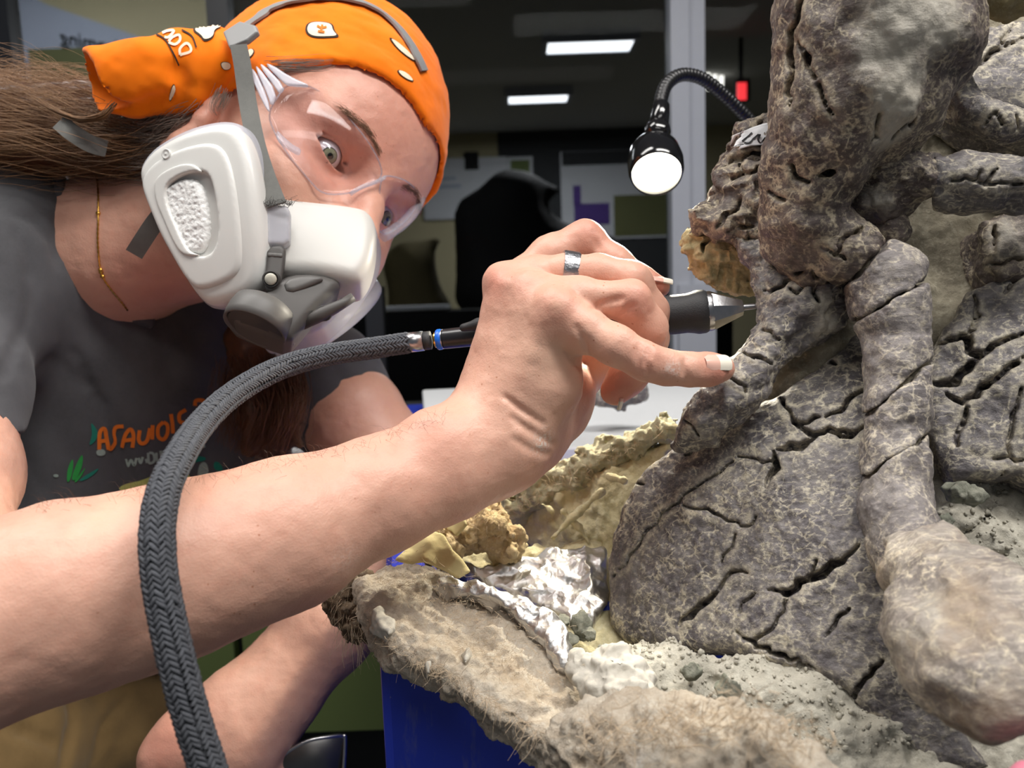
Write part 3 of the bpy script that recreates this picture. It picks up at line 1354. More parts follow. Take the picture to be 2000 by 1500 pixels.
MAT['hair_grey'] = plain('hair_grey', srgb(132, 120, 110), 0.42, var=0.35, scale=160, spec=0.6)
MAT['hair_red'] = plain('hair_red', srgb(92, 54, 30), 0.42, var=0.35, scale=140, spec=0.6)
MAT['white_plastic'] = plain('white_plastic', srgb(222, 221, 217), 0.32, var=0.02, Subsurface_Weight=0.0)
MAT['cup'] = plain('cup', srgb(203, 201, 196), 0.42, var=0.02)
MAT['fluff'] = plain('fluff', srgb(240, 240, 238), 0.95, var=0.05, scale=500, bump=1.0, bscale=420)
MAT['grey_plastic'] = plain('grey_plastic', srgb(92, 90, 88), 0.5, var=0.05)
MAT['dark_grey'] = plain('dark_grey', srgb(78, 75, 73), 0.55, var=0.06)
MAT['dark_cap'] = plain('dark_cap', srgb(62, 60, 59), 0.6, var=0.06, bump=0.2, bscale=900)
MAT['button'] = plain('button', srgb(200, 196, 182), 0.4, var=0.04)
MAT['strap'] = cloth_material('strap', srgb(92, 92, 90), srgb(118, 118, 114), 4200, 0.85, 0.5)
MAT['harness'] = plain('harness', srgb(146, 146, 146), 0.45, var=0.04)
MAT['nail'] = plain('nail', srgb(232, 184, 168), 0.22, var=0.04)
MAT['nail_tip'] = plain('nail_tip', srgb(240, 232, 216), 0.25, var=0.03)
MAT['gold'] = plain('gold', srgb(226, 178, 84), 0.25, 1.0, var=0.1)
MAT['brow'] = plain('brow', srgb(120, 88, 66), 0.6, var=0.2)


def translucent(name, col, mixf=0.55, rough=0.25):
    M = Mat(name)
    M.set(color=col, rough=rough)
    t = M.node('ShaderNodeBsdfTransparent')
    t.inputs[0].default_value = (0.93, 0.94, 0.96, 1)
    x = M.node('ShaderNodeMixShader')
    x.inputs[0].default_value = mixf
    M.link(M.b.outputs[0], x.inputs[1])
    M.link(t.outputs[0], x.inputs[2])
    M.link(x.outputs[0], M.out.inputs[0])
    return M.m


def clear_glass(name, tint=(0.95, 0.95, 0.97, 1), base=0.05, edge=0.5, rough=0.03):
    """thin clear sheet: mostly transmitting, glossy towards grazing angles"""
    M = Mat(name)
    t = M.node('ShaderNodeBsdfTransparent')
    t.inputs[0].default_value = tint
    g = M.node('ShaderNodeBsdfGlossy')
    g.inputs['Roughness'].default_value = rough
    lw = M.node('ShaderNodeLayerWeight')
    f = M.math('ADD', M.math('MULTIPLY', M.math('POWER', lw.outputs['Facing'], 4.0), edge), base)
    x = M.node('ShaderNodeMixShader')
    M.link(f, x.inputs[0])
    M.link(t.outputs[0], x.inputs[1])
    M.link(g.outputs[0], x.inputs[2])
    M.link(x.outputs[0], M.out.inputs[0])
    M.nt.nodes.remove(M.b)
    return M.m


MAT['housing'] = translucent('housing', srgb(206, 206, 214), 0.35)
MAT['lens'] = clear_glass('lens', (0.975, 0.965, 0.98, 1), 0.012, 0.25)
MAT['lens_rim'] = translucent('lens_rim', srgb(206, 206, 216), 0.72, 0.12)
MAT['temple'] = translucent('temple', srgb(222, 220, 230), 0.45, 0.2)


def eye_material():
    M = Mat('eyeball')
    a = M.attr('ang')
    fib = M.noise(900, 3)
    iris = M.mix(fib, srgb(96, 104, 84), srgb(156, 158, 128))
    c = M.mix(M.step(a, 0.385, 0.43), iris, srgb(58, 60, 54))
    c = M.mix(M.step(a, 0.455, 0.50), c, srgb(214, 212, 216))
    c = M.mix(M.step(a, 0.15, 0.19, True), c, (0.004, 0.004, 0.004, 1))
    M.set(color=c, rough=0.06, spec=0.6)
    M.b.inputs['Coat Weight'].default_value = 0.6
    M.b.inputs['Coat Roughness'].default_value = 0.03
    return M.m


MAT['eye'] = eye_material()

# ------------------------------------------------------------------ eyes, brows, lashes, nails
GAZE = W(1480, 600, .42)
for e, s in zip(EYES, (-1, 1)):
    c = HW(*e)
    ax = unit(GAZE - c)
    if s < 0:
        ax = unit(W(655, 306, .30) * 0.62 + GAZE * 0.38 - c)
    e1 = unit(np.cross(ax, UP))
    e2 = np.cross(ax, e1)
    n1, n2 = 40, 64
    V, Fc, an = [], [], []
    for i in range(n1 + 1):
        th = math.pi * i / n1
        for k in range(n2):
            ph = 2 * math.pi * k / n2
            r = EYE_R * (1.0 + 0.05 * math.exp(-(th / 0.42) ** 4))
            V.append(c + r * (ax * math.cos(th) + (e1 * math.cos(ph) + e2 * math.sin(ph)) * math.sin(th)))
            an.append(th)
    Fc = [(i * n2 + k, i * n2 + (k + 1) % n2, (i + 1) * n2 + (k + 1) % n2, (i + 1) * n2 + k) for i in range(n1) for k in range(n2)]
    mk('eyeball', np.array(V), Fc, MAT['eye'], person, True, attrs={'ang': an})
    # brow hairs and lashes
    lines, rr = [], []
    for i in range(150):
        t = RNG.uniform(0, 1)
        y = 0.013 + 0.036 * t
        z = 0.037 + 0.008 * math.sin(min(1, t * 1.5) * 1.8) + RNG.normal(0, .0013)
        o = HT + CAM * 0
        p = np.array([0.13, s * y, z])
        # march inwards onto the head
        for _ in range(40):
            v = HEAD_L(p[None])[0]
            if v < 0.0004:
                break
            p = p - np.array([1.0, 0, 0]) * v * 0.8
        d = np.array([-0.25, s * 0.9, 0.45 - 0.6 * t])
        lines.append([HW(*p), HW(*(p + unit(d) * 0.004 + [0.0006, 0, 0])), HW(*(p + unit(d) * 0.0075 + [0.0002, 0, -0.001]))])
        rr.append(0.00016)
    V, Q = strands_geo(lines, rr)
    tag(mk('eyebrow', V, Q, MAT['brow'], person), kind='stuff')


def nail(a, b, width, up, lift, tipf=0.72):
    """curved nail plate between px points a (root) and b (free edge)"""
    A, B = W(*a), W(*b)
    t = unit(B - A)
    L = np.linalg.norm(B - A)
    upv = unit(up - t * (up @ t))
    s = np.cross(t, upv)
    for nm, f0, f1, mat in (('fingernail', 0.0, tipf, 'nail'), ('fingernail_tip', tipf, 1.0, 'nail_tip')):
        V, n, m = [], 9, 8
        for i in range(m + 1):
            f = f0 + (f1 - f0) * i / m
            w = width * (0.80 + 0.2 * min(1, f * 4)) * (1 if f < 0.9 else 1 - 1.2 * (f - 0.9))
            for k in range(n + 1):
                g = (k / n * 2 - 1)
                V.append(A + t * L * f + s * w / 2 * g + upv * (lift - 0.0020 * g * g * (width / 0.010) - 0.0010 * (f - 0.5) ** 2))
        nt = len(V)
        V += [v - upv * 0.0007 for v in V]
        Fc = []
        for i in range(m):
            for k in range(n):
                q = (i * (n + 1) + k, i * (n + 1) + k + 1, (i + 1) * (n + 1) + k + 1, (i + 1) * (n + 1) + k)
                Fc += [q, tuple(x + nt for x in q[::-1])]
        mk(nm, np.array(V), Fc, MAT[mat], person)


_bt = BVHTree.FromPolygons(BV.tolist(), BQ.tolist())
for ol in (
           [(1216, 752), (1222, 760), (1214, 784), (1206, 788), (1206, 776)]):
    decal('fingernail', _bt, ol, MAT['nail'], person, 0.0005, 3)
_n = unit(-FWD * 0.75 + UP * 0.65)
_np, _nn = throw(_bt, [(1378, 706), (1404, 706)], 0.0)
_a, _b = _np[0], _np[1]
_dp = unit(_b - _a)
_b = _a + _dp * 0.0150
_pu = lambda p: (1000 + F * ((p - CAM) @ RIGHT) / ((p - CAM) @ FWD), 750 - F * ((p - CAM) @ UP) / ((p - CAM) @ FWD), (p - CAM) @ FWD)
nail(_pu(_a), _pu(_b), 0.0086, unit(_nn[0] + _nn[1]), 0.0009, 0.52)
nail((1266, 541, .4300), (1313, 549, .432), 0.0056, unit(-FWD * 0.55 + UP * 0.83), 0.0010, 0.6)
nail((1212, 776, .4105), (1207, 798, .4125), 0.0056, unit(RIGHT * 0.9 - FWD * 0.4), 0.0020, 0.25)

# ------------------------------------------------------------------ fine hairs of the forearm
lines, rr = [], []
armuv = []
for i in range(260):
    t = RNG.uniform(0, 1) ** 1.0
    u = 20 + 850 * t
    top = np.interp(u, [0, 150, 300, 500, 700, 820, 870], [981, 969, 951, 906, 866, 826, 802])
    v = top + abs(RNG.normal(0, 12)) + 0.6
    armuv.append((u, v))
P, N = throw(_bt, armuv, 0.0)
for p, n in zip(P, N):
    if p is None or np.linalg.norm(p - CAM) > 0.47:
        continue
    d = unit(RIGHT * RNG.normal(-.2, .8) + UP * RNG.normal(.2, .5) + n * 0.5)
    L = RNG.uniform(0.003, 0.0085)
    c = unit(RIGHT * RNG.normal(0, 1) - UP * 0.6)
    lines.append([p, p + d * L * .5 + n * L * .15, p + d * L + c * L * .35 + n * L * 0.1])
    rr.append(0.00005)
V, Q = strands_geo(lines, rr)
tag(mk('arm_hair', V, Q, MAT['hair_red'], person), kind='stuff')

# ------------------------------------------------------------------ shirt and trousers
MARGIN = 0.045
SH = U([Cone(W(40, 470, .575), W(-45, 545, .54), RP(146, .575), RP(130, .54)),
        Cone(W(70, 560, .585), W(190, 740, .635), RP(120, .585), RP(125, .635)),
        Cone(W(110, 600, .655), W(500, 690, .745), 0.085, 0.062),
        Cone(W(150, 660, .67), W(230, 1050, .73), 0.100, 0.105),
        Cone(W(30, 640, .60), W(95, 1010, .62), RP(95, .6), RP(185, .62)),
        Cone(W(330, 760, .72), W(420, 1050, .76), 0.085, 0.095)], 0.05)
SLEEVE_R = Inter(U([Cone(W(-40, 540, .555), W(-68, 760, .488), RP(128, .55), RP(108, .49)), Cone(W(-68, 760, .488), W(-66, 930, .44), RP(108, .49), RP(92, .44))], .02), Half(W(-60, 852, .465), -UP), 0.003)
_ad = unit(W(755, 900, .69) - W(640, 765, .715))
SLEEVE_L = Inter(U([Cone(W(470, 680, .75), W(620, 745, .72), RP(115, .75), RP(112, .72)), Cone(W(620, 745, .72), W(760, 905, .69), RP(110, .72), RP(98, .69))], .03), Half(W(690, 812, .70), _ad), 0.003)
SHIRT = U([SH, SLEEVE_R, SLEEVE_L], 0.03)
SHIRT = Sub(SHIRT, Cone(W(420, 430, .55), W(312, 455, .565), 0.064, 0.066), 0.006)


def shirt_disp(V):
    a = 0.0028 * fbm(V * np.array([1.0, 1.0, 0.55]), 24, 3, 21)
    b = 0.0026 * np.abs(vnoise(V @ np.array([[1, .3, 0], [0, 1, .5], [.6, 0, .35]]), 30, 5)) - 0.001
    return a + b


SHIRT_C, _ = crack_field(SHIRT, [([(28, 445), (52, 500), (66, 560), (58, 620), (30, 690), (8, 730)], 6), ([(70, 440), (100, 470), (115, 520)], 14), ([(20, 420), (60, 430), (90, 455)], 12),
                                 ([(150, 690), (185, 770), (225, 860), (275, 960)], 12)], 14, 1.5, 0.0)
SHIRT = Sub(SHIRT, SHIRT_C, 0.006)
shirt = sdf_mesh('t_shirt', SHIRT, *bounds([W(-140, 330, .55), W(-140, 1200, .5), W(800, 700, .7), W(500, 1300, .85), W(0, 300, .75)], 0.03), 0.0034, MAT['shirt'], person, shirt_disp)
shirt['label'] = 'charcoal grey short-sleeved T-shirt with orange lettering'
SB = bvh_of(shirt)
# neck rib of the shirt
_cl, _ = throw(SB, spline([(116, 352), (124, 392), (140, 440), (162, 500), (190, 556), (228, 598), (272, 622), (306, 634)], 6), 0.0)
_cl = [p for p in _cl if p is not None]
if len(_cl) > 6:
    mb = MB()
    mb.tube(spline(_cl[::5], 4), 0.0052, 10)
    mb.build('collar', MAT['shirt'], person, True)
# printed letters ...ASAUOLO...
LET = [[(193, 878), (194, 845), (203, 838), (207, 858), (211, 878)], [(194, 862), (209, 860)],
       [(241, 832), (226, 834), (222, 846), (224, 862), (216, 876), (211, 876)],
       [(238, 874), (244, 850), (254, 838), (260, 850), (258, 874)], [(241, 860), (259, 858)],
       [(272, 840), (270, 858), (276, 866), (286, 860), (292, 836)], [(296, 858), (297, 830)],
       [(318, 824), (308, 834), (308, 852), (318, 858), (326, 846), (326, 830), (318, 824)],
       [(333, 808), (336, 828), (337, 846)],
       [(362, 800), (350, 808), (350, 822), (360, 826)], [(380, 792), (382, 782), (396, 782), (400, 790)]]
LETTERS = [LET[0:2], LET[2:3], LET[3:5], LET[5:6], LET[6:7], LET[7:8], LET[8:9], LET[9:10], LET[10:11]]
for _ln in LETTERS:
    stroke_decal('letter', SB, _ln, 7.5, MAT['print_orange'], shirt, 0.0008)
for _ln in ([[(246, 896), (250, 910), (256, 898), (262, 908), (266, 894)]], [[(270, 894), (274, 904), (278, 892)]], [[(284, 896), (286, 904)]], [[(288, 884), (290, 904), (300, 900), (298, 886), (290, 884)]], [[(304, 884), (306, 900), (314, 896), (312, 880)]],
            [[(316, 880), (320, 892)]], [[(382, 862), (378, 876), (384, 884), (390, 872), (390, 862)]], [[(396, 864), (398, 874)]]):
    stroke_decal('letter', SB, _ln, 5, MAT['print_grey'], shirt, 0.0008)
for ol, mt in (([(130, 942), (131, 918), (138, 900), (143, 896), (142, 918), (136, 940)], 'print_green'), ([(138, 938), (146, 912), (158, 888), (162, 890), (160, 912), (148, 938)], 'print_green'), ([(144, 940), (156, 925), (168, 910), (160, 928), (148, 943)], 'print_green'),
               ([(150, 940), (170, 926), (195, 912), (186, 924), (166, 938)], 'print_teal'), ([(176, 824), (184, 832), (192, 846), (186, 862), (172, 872), (180, 848)], 'print_teal'),
               ([(356, 914), (364, 898), (380, 890), (402, 892), (400, 900), (380, 902), (366, 910)], 'print_teal'), ([(418, 900), (430, 904), (436, 918), (426, 922), (416, 914)], 'print_teal'),
               ([(228, 956), (240, 946), (270, 940), (300, 928), (330, 920), (364, 922), (376, 938), (370, 944), (300, 956), (250, 962)], 'print_lime'), ([(388, 906), (400, 900), (408, 916), (402, 938), (384, 934)], 'print_grey'),
               ([(187, 880), (197, 876), (205, 880), (205, 888), (196, 891), (188, 888)], 'print_grey'), ([(104, 926), (114, 926), (114, 932), (105, 932)], 'print_grey')):
    if decal('shirt_print', SB, ol, MAT[mt], shirt, 0.0007) is None:
        print('no decal', ol[0])

TR = U([Cone(W(-60, 1500, .62), W(150, 1450, .72), 0.095, 0.072), Cone(W(185, 1430, .72), W(215, 1800, .74), 0.075, 0.060), Cone(W(110, 1330, .78), W(200, 1420, .74), 0.105, 0.075)], 0.03)
_tc, _ = crack_field(TR, [([(140, 1375), (150, 1410), (140, 1450), (125, 1500)], 12), ([(250, 1360), (200, 1420), (190, 1480)], 10), ([(30, 1420), (70, 1440), (110, 1450)], 12)], 14, 2, 0.0)
trousers = sdf_mesh('trousers', Sub(TR, _tc, 0.008), *bounds([W(-250, 1250, .6), W(460, 1700, .8), W(-100, 1700, .55), W(100, 1150, .85)], 0.03), 0.0035, MAT['trousers'], person, lambda V: 0.004 * fbm(V, 22, 3, 4))
trousers['label'] = 'tan khaki trousers'

# ------------------------------------------------------------------ bandana
MARGIN = 0.03
CRAN_B = U([CRAN, Ell((-0.014, 0, 0.084), (0.088, 0.076, 0.096))], 0.03)
CRAN_G = Grow(CRAN_B, 0.0048)
_hem = trace(Xf(CRAN_G, HA, HT), [(838, 236), (812, 192), (760, 146), (690, 116), (620, 112), (560, 120), (520, 132), (450, 162), (400, 184), (365, 200)])
_hem = _hem[~np.isnan(_hem).any(1)]
_hl = (_hem - HT) @ HA.T
_A = np.c_[_hl[:, 0], np.abs(_hl[:, 1]), _hl[:, 0] ** 2, _hl[:, 1] ** 2, np.ones(len(_hl))]
_co = np.linalg.lstsq(_A, _hl[:, 2], rcond=None)[0]


class Hem:
    def __call__(self, P, c=None, R=0):
        return (_co[0] * P[:, 0] + _co[1] * np.abs(P[:, 1]) + _co[2] * P[:, 0] ** 2 + _co[3] * P[:, 1] ** 2 + _co[4] - P[:, 2]) * 0.7


BANDANA = Xf(Inter(Sub(CRAN_G, Grow(CRAN_B, 0.0006)), Hem(), 0.001), HA, HT)
TAIL = U([chain([(372, 172, .535, 40), (330, 170, .525, 44), (262, 170, .512, 48), (205, 162, .505, 46), (120, 148, .500, 44)], 0.01),
          chain([(425, 92, .535, 40), (350, 112, .520, 42), (280, 132, .508, 42), (180, 142, .502, 30)], 0.01), chain([(430, 130, .52, 50), (370, 165, .518, 52)], 0.01)], 0.02)
_td = unit(W(120, 140, .50) - W(300, 160, .515))
TAIL = Inter(TAIL, Half(W(168, 150, .503), unit(_td - 0.45 * FWD - 0.30 * UP)), 0.004)
TAIL = Sub(TAIL, U([chain([(214, 172, .503, 36), (120, 158, .500, 46)], 0.01), chain([(190, 150, .503, 26), (120, 140, .500, 34)], .01)], 0.015), 0.004)


def band_disp(V):
    return 0.0013 * fbm(V @ np.array([[1, 0, .4], [0, 1, 0], [.2, .5, 1.4]]), 42, 3, 31)


bandana = empty('bandana', HW(0, 0, 0.05))
tag(bandana, 'orange printed bandana tied over the head', 'bandana')
b_cap = sdf_mesh('head_cover', BANDANA, *bounds([HW(x, y, z) for x in (-.12, .12) for y in (-.1, .1) for z in (-.05, .19)], 0.01), 0.0021, MAT['bandana'], bandana, band_disp)
_bk, _ = crack_field(TAIL, [([(352, 205), (356, 170), (345, 140)], 10), ([(250, 215), (300, 205), (340, 190)], 8)], 12, 2, 0)
b_tail = sdf_mesh('knot_tail', Sub(TAIL, _bk, 0.012), *bounds([W(120, 60, .46), W(480, 240, .6), W(120, 240, .56)], 0.03), 0.0019, MAT['bandana'], bandana, lambda V: 0.0016 * fbm(V, 38, 3, 12))
BB = bvh_of(b_cap, b_tail)
for ol in ([(600, 58), (604, 48), (618, 45), (636, 46), (648, 50), (650, 62), (660, 72), (640, 73), (616, 73), (604, 68)], [(762, 76), (774, 82), (792, 98), (806, 112), (810, 120), (798, 114), (778, 98), (768, 86)], [(776, 138), (790, 142), (802, 152), (806, 160), (794, 156), (780, 146)],
           [(478, 108), (490, 96), (498, 100), (494, 110), (482, 118)], [(430, 122), (448, 122), (450, 134), (436, 137)], [(335, 168), (340, 166), (342, 178), (334, 197), (331, 192)],
           [(378, 60), (394, 44), (410, 40), (432, 46), (432, 54), (418, 60), (416, 74), (400, 80), (394, 70)], [(455, 5), (478, 2), (482, 8), (470, 14), (458, 12)]):
    c = np.mean(ol, 0)
    decal('printed_motif', BB, c + (np.array(ol) - c) * 1.16, MAT['print_black'], bandana, 0.0006)
    decal('printed_motif', BB, ol, MAT['print_white'], bandana, 0.0010)
stroke_decal('printed_motif', BB, [[(620, 54), (628, 58), (638, 56)], [(630, 52), (627, 66)], [(622, 64), (634, 66)]], 4, MAT['print_orange'], bandana, 0.0015)
stroke_decal('printed_motif', BB, [[(296, 65), (320, 76), (335, 98), (350, 128)], [(355, 60), (375, 72), (384, 94)]], 3, MAT['print_black'], bandana, 0.0008)
stroke_decal('printed_motif', BB, [[(352, 108), (352, 96), (364, 86), (372, 92), (372, 102), (352, 108)], [(330, 82), (338, 74), (350, 70), (352, 80), (342, 88), (330, 84)], [(318, 66), (328, 62), (340, 62), (330, 74), (322, 74)]], 5, MAT['print_white'], bandana, 0.0008)
#@@SECTION4
# ================================================================== RESPIRATOR
MARGIN = 0.02
respirator = empty('respirator', W(500, 640, .45))
tag(respirator, 'white and grey half-face respirator with two filter cartridges worn over nose and mouth', 'respirator')


def pad_mesh(name, uv, pl, thick, rnd, mat, parent, h=0.0012, bulge=(0, 0), smooth=2, back=0.0, cut=None, disp=None, taper=0.0):
    o, n = pl
    o = o - n * back
    f = Pad(uv, o, n, thick, rnd, bulge, taper, smooth=smooth)
    g = f if cut is None else Sub(f, cut, 0.001)
    c, ext = f.c, f.R + 0.006
    lo = hi = None
    P = [o + f.ex * x + f.ey * y + f.n * z for x, y in f.V for z in (0.012, -thick - 0.012)]
    return sdf_mesh(name, g, *bounds(P, 0.006), h, mat, parent, disp)


def scale_out(uv, k, dx=0, dy=0):
    uv = np.asarray(uv, float)
    c = (uv.min(0) + uv.max(0)) / 2
    return c + (uv - c) * k + [dx, dy]


CART = [(300, 276), (350, 250), (400, 236), (435, 235), (460, 250), (479, 290), (491, 345), (499, 405), (504, 470), (503, 532), (488, 562), (450, 584), (405, 597), (384, 590), (362, 562), (335, 512), (308, 462), (282, 402), (260, 350), (258, 325), (274, 298)]
PL_C = plane3((258, 345, .470), (500, 330, .446), (430, 592, .452))
WIN = [(300, 360), (312, 342), (345, 325), (372, 322), (390, 335), (400, 370), (406, 410), (407, 445), (402, 475), (390, 492), (368, 497), (350, 490), (335, 465), (318, 425), (305, 395)]
WINC = Pad(WIN, PL_C[0] + PL_C[1] * 0.01, PL_C[1], 0.0135, 0.003, smooth=2)
cart_parts = []
cart_parts.append(('filter_cover', pad_mesh('filter_cover', CART, PL_C, 0.016, 0.0065, MAT['white_plastic'], respirator, cut=WINC, bulge=(1.2, 1.2))))
cart_parts.append(('cover_step', pad_mesh('cover_step', scale_out(CART, 0.80, -14, 4), (PL_C[0] + PL_C[1] * 0.0022, PL_C[1]), 0.006, 0.0028, MAT['white_plastic'], respirator, cut=WINC, bulge=(1.2, 1.2))))
cart_parts.append(('window_rim', pad_mesh('window_rim', scale_out(WIN, 1.05), (PL_C[0] + PL_C[1] * 0.0026, PL_C[1]), 0.004, 0.0012, MAT['white_plastic'], respirator, 0.0008, cut=Pad(scale_out(WIN, 0.95), PL_C[0] + PL_C[1] * 0.01, PL_C[1], 0.03, 0.001, smooth=2))))
cart_parts.append(('filter_pad', pad_mesh('filter_pad', scale_out(WIN, 0.86, 4, 12), (PL_C[0] + PL_C[1] * 0.0008, PL_C[1]), 0.008, 0.0035, MAT['fluff'], respirator, 0.0008, disp=lambda V: 0.0004 * fbm(V, 620, 3, 9))))
cart_parts.append(('stud', lathe('stud', [(-0.002, 0.0032), (0.0006, 0.0032), (0.0009, 0.0028), (0.0005, 0.0022), (0.0005, 0.0008), (0.0008, 0.0004)], on_plane([(325, 301)], *PL_C)[0], PL_C[1], MAT['white_plastic'], respirator, 24)))
cart_parts.append(('cartridge_housing', pad_mesh('cartridge_housing', scale_out(CART, 1.035, 6, 0), PL_C, 0.016, 0.005, MAT['housing'], respirator, back=0.009, bulge=(1.2, 1.2))))
cart_parts.append(('cartridge_body', pad_mesh('cartridge_body', scale_out(CART, 0.90, 6, 0), PL_C, 0.022, 0.005, MAT['cup'], respirator, back=0.012, bulge=(1.2, 1.2))))
# the other cartridge, mirrored across the face
for nm, ob in cart_parts:
    if nm not in ('filter_cover', 'cartridge_housing', 'cartridge_body'):
        continue
    me = ob.data.copy()
    co = np.empty(len(me.vertices) * 3, np.float32)
    me.vertices.foreach_get('co', co)
    P = co.reshape(-1, 3) + ORIGIN['respirator']
    Lc = (P - HT) @ HA.T
    Lc[:, 1] *= -1
    P = HT + Lc @ HA + RIGHT * -0.014 + UP * 0.011 - ORIGIN['respirator']
    me.vertices.foreach_set('co', P.astype(np.float32).ravel())
    me.flip_normals()
    o2 = bpy.data.objects.new(nm, me)
    COL.objects.link(o2)
    o2.parent = respirator
    if nm == 'filter_cover':
        me.materials[0] = MAT['housing']

CUP = [(545, 372), (575, 378), (620, 384), (690, 391), (715, 396), (730, 412), (736, 440), (729, 490), (716, 522), (696, 541), (650, 532), (600, 525), (560, 524), (520, 520), (508, 450), (520, 390)]
PL_U = plane3((560, 400, .478), (728, 420, .484), (600, 530, .458))
pad_mesh('face_cup', CUP, PL_U, 0.032, 0.008, MAT['cup'], respirator, 0.0012, (2.0, 2.0), 2)
pad_mesh('face_seal', scale_out([(545, 372), (690, 392), (722, 402), (736, 440), (728, 500), (700, 545), (660, 600), (600, 650), (520, 650), (470, 560), (500, 400)], 1.0), plane3((545, 385, .490), (730, 430, .492), (560, 600, .476)), 0.05, 0.012, MAT['housing'], respirator, 0.0015, (1.5, 1.5), 2)
# centre piece
PL_G = plane3((560, 540, .452), (665, 545, .462), (560, 640, .442))
pad_mesh('centre_piece', [(548, 536), (590, 526), (650, 530), (673, 546), (648, 576), (618, 604), (590, 640), (566, 664), (520, 650), (440, 612), (470, 590), (520, 568)], PL_G, 0.03, 0.006, MAT['dark_grey'], respirator, 0.0010, (3, 3), 1)
pad_mesh('centre_facet', [(552, 545), (600, 534), (640, 540), (610, 556), (560, 574)], PL_G, 0.006, 0.0025, MAT['grey_plastic'], respirator, 0.0010, (3, 3), 1, back=-0.0016)
PL_B = plane3((520, 480, .453), (562, 480, .456), (530, 560, .448))
pad_mesh('strap_bracket', [(521, 479), (559, 477), (556, 510), (548, 560), (530, 572), (515, 560), (520, 520)], PL_B, 0.008, 0.0022, MAT['dark_grey'], respirator, 0.0009, smooth=1)
pad_mesh('bracket_slot', [(522, 492), (553, 494), (552, 503), (522, 500)], (PL_B[0] + PL_B[1] * 0.0006, PL_B[1]), 0.002, 0.0006, MAT['grey_plastic'], respirator, 0.0007, smooth=0)
for (u, v, d, r) in ((529, 545, .4465, 11.5), (632, 612, .452, 10.5)):
    o = W(u, v, d)
    ax = unit(CAM - o - RIGHT * 0.1)
    lathe('button_ring', [(-0.003, RP(r + 5, d)), (0.0004, RP(r + 5, d)), (0.0004, RP(r + 2, d)), (-0.002, RP(r + 1, d))], o, ax, MAT['dark_cap'], respirator, 24)
    lathe('button', [(-0.002, RP(r, d)), (0.0008, RP(r, d)), (0.0014, RP(r * 0.8, d)), (0.0016, RP(r * 0.3, d))], o, ax, MAT['button'], respirator, 24)
PL_H = plane3((520, 400, .458), (560, 400, .460), (540, 470, .456))
pad_mesh('buckle', [(516, 398), (560, 400), (566, 412), (565, 470), (555, 478), (518, 476)], PL_H, 0.010, 0.002, MAT['housing'], respirator, 0.0009, smooth=0)
# exhalation valve
_ax = unit(RIGHT * -0.26 - UP * 0.84 - FWD * 0.47)
_o = W(497, 643, .442)
lathe('valve_body', [(-0.017, 0.0150), (-0.015, 0.0178), (-0.010, 0.0190), (-0.004, 0.0192), (0.0, 0.0186), (0.0002, 0.0176), (-0.002, 0.0170), (-0.0022, 0.002)], _o, _ax, MAT['grey_plastic'], respirator, 40)
lathe('valve_cap', [(-0.003, 0.0166), (-0.0012, 0.0166), (-0.0006, 0.0160), (-0.0009, 0.009), (-0.0002, 0.0085), (-0.0002, 0.001)], _o, _ax, MAT['dark_cap'], respirator, 40)
pad_mesh('valve_shoulder', [(462, 606), (500, 594), (540, 598), (566, 618), (572, 648), (556, 656), (520, 640), (474, 628)], plane3((470, 610, .450), (560, 612, .451), (520, 650, .444)), 0.016, 0.005, MAT['grey_plastic'], respirator, 0.0011, (2, 2), 2)
# far bracket
mb = MB()
mb.tube(WA([(584, 636, .455), (632, 612, .452), (668, 594, .456), (690, 580, .458)]), [0.0035, 0.0042, 0.003, 0.0028], 8)
mb.build('strap_bracket', MAT['dark_grey'], respirator, True)
# straps and harness
ribbon('strap', [(466, 88, .486), (474, 130, .484), (484, 200, .480), (500, 280, .472), (518, 340, .466), (535, 385, .459), (541, 400, .457)], MAT['strap'], respirator, [0.0104, 0.0108, 0.0112, 0.0116], 0.0014)
_p = []
for i in range(40):
    a = W(*np.array([RNG.uniform(518, 572), RNG.uniform(396, 406), .4555]))
    _p.append([a, a + RIGHT * RNG.normal(0, .002) + UP * RNG.uniform(.0005, .003) - FWD * .0006, a + RIGHT * RNG.normal(0.001, .003) + UP * RNG.uniform(.001, .0045) - FWD * .0009])
V, Q = strands_geo(_p, [0.0002] * len(_p))
tag(mk('frayed_end', V, Q, MAT['dark_grey'], respirator), kind='stuff')
ribbon('strap', [(262, 496, .482), (280, 468, .478), (300, 438, .476), (322, 410, .478)], MAT['strap'], respirator, 0.0105, 0.0014)
ribbon('strap', [(116, 238, .505), (140, 258, .504), (175, 280, .508), (208, 290, .515)], MAT['strap'], respirator, 0.0115, 0.0014)
_hb = bvh_of(b_cap, b_tail)
pad_mesh('harness_junction', [(434, 62), (468, 40), (498, 48), (502, 60), (480, 78), (446, 92)], plane3((440, 75, .500), (496, 50, .492), (470, 90, .486)), 0.004, 0.0012, MAT['harness'], respirator, 0.0008, smooth=0)
_hp, _hn = throw(_hb, spline([(470, 62), (500, 42), (530, 20), (565, 8), (610, 0), (655, -1), (700, 6), (740, 24), (775, 54), (800, 88), (816, 118), (826, 140)], 4), 0.0014)
_hp = [p for p in _hp if p is not None]


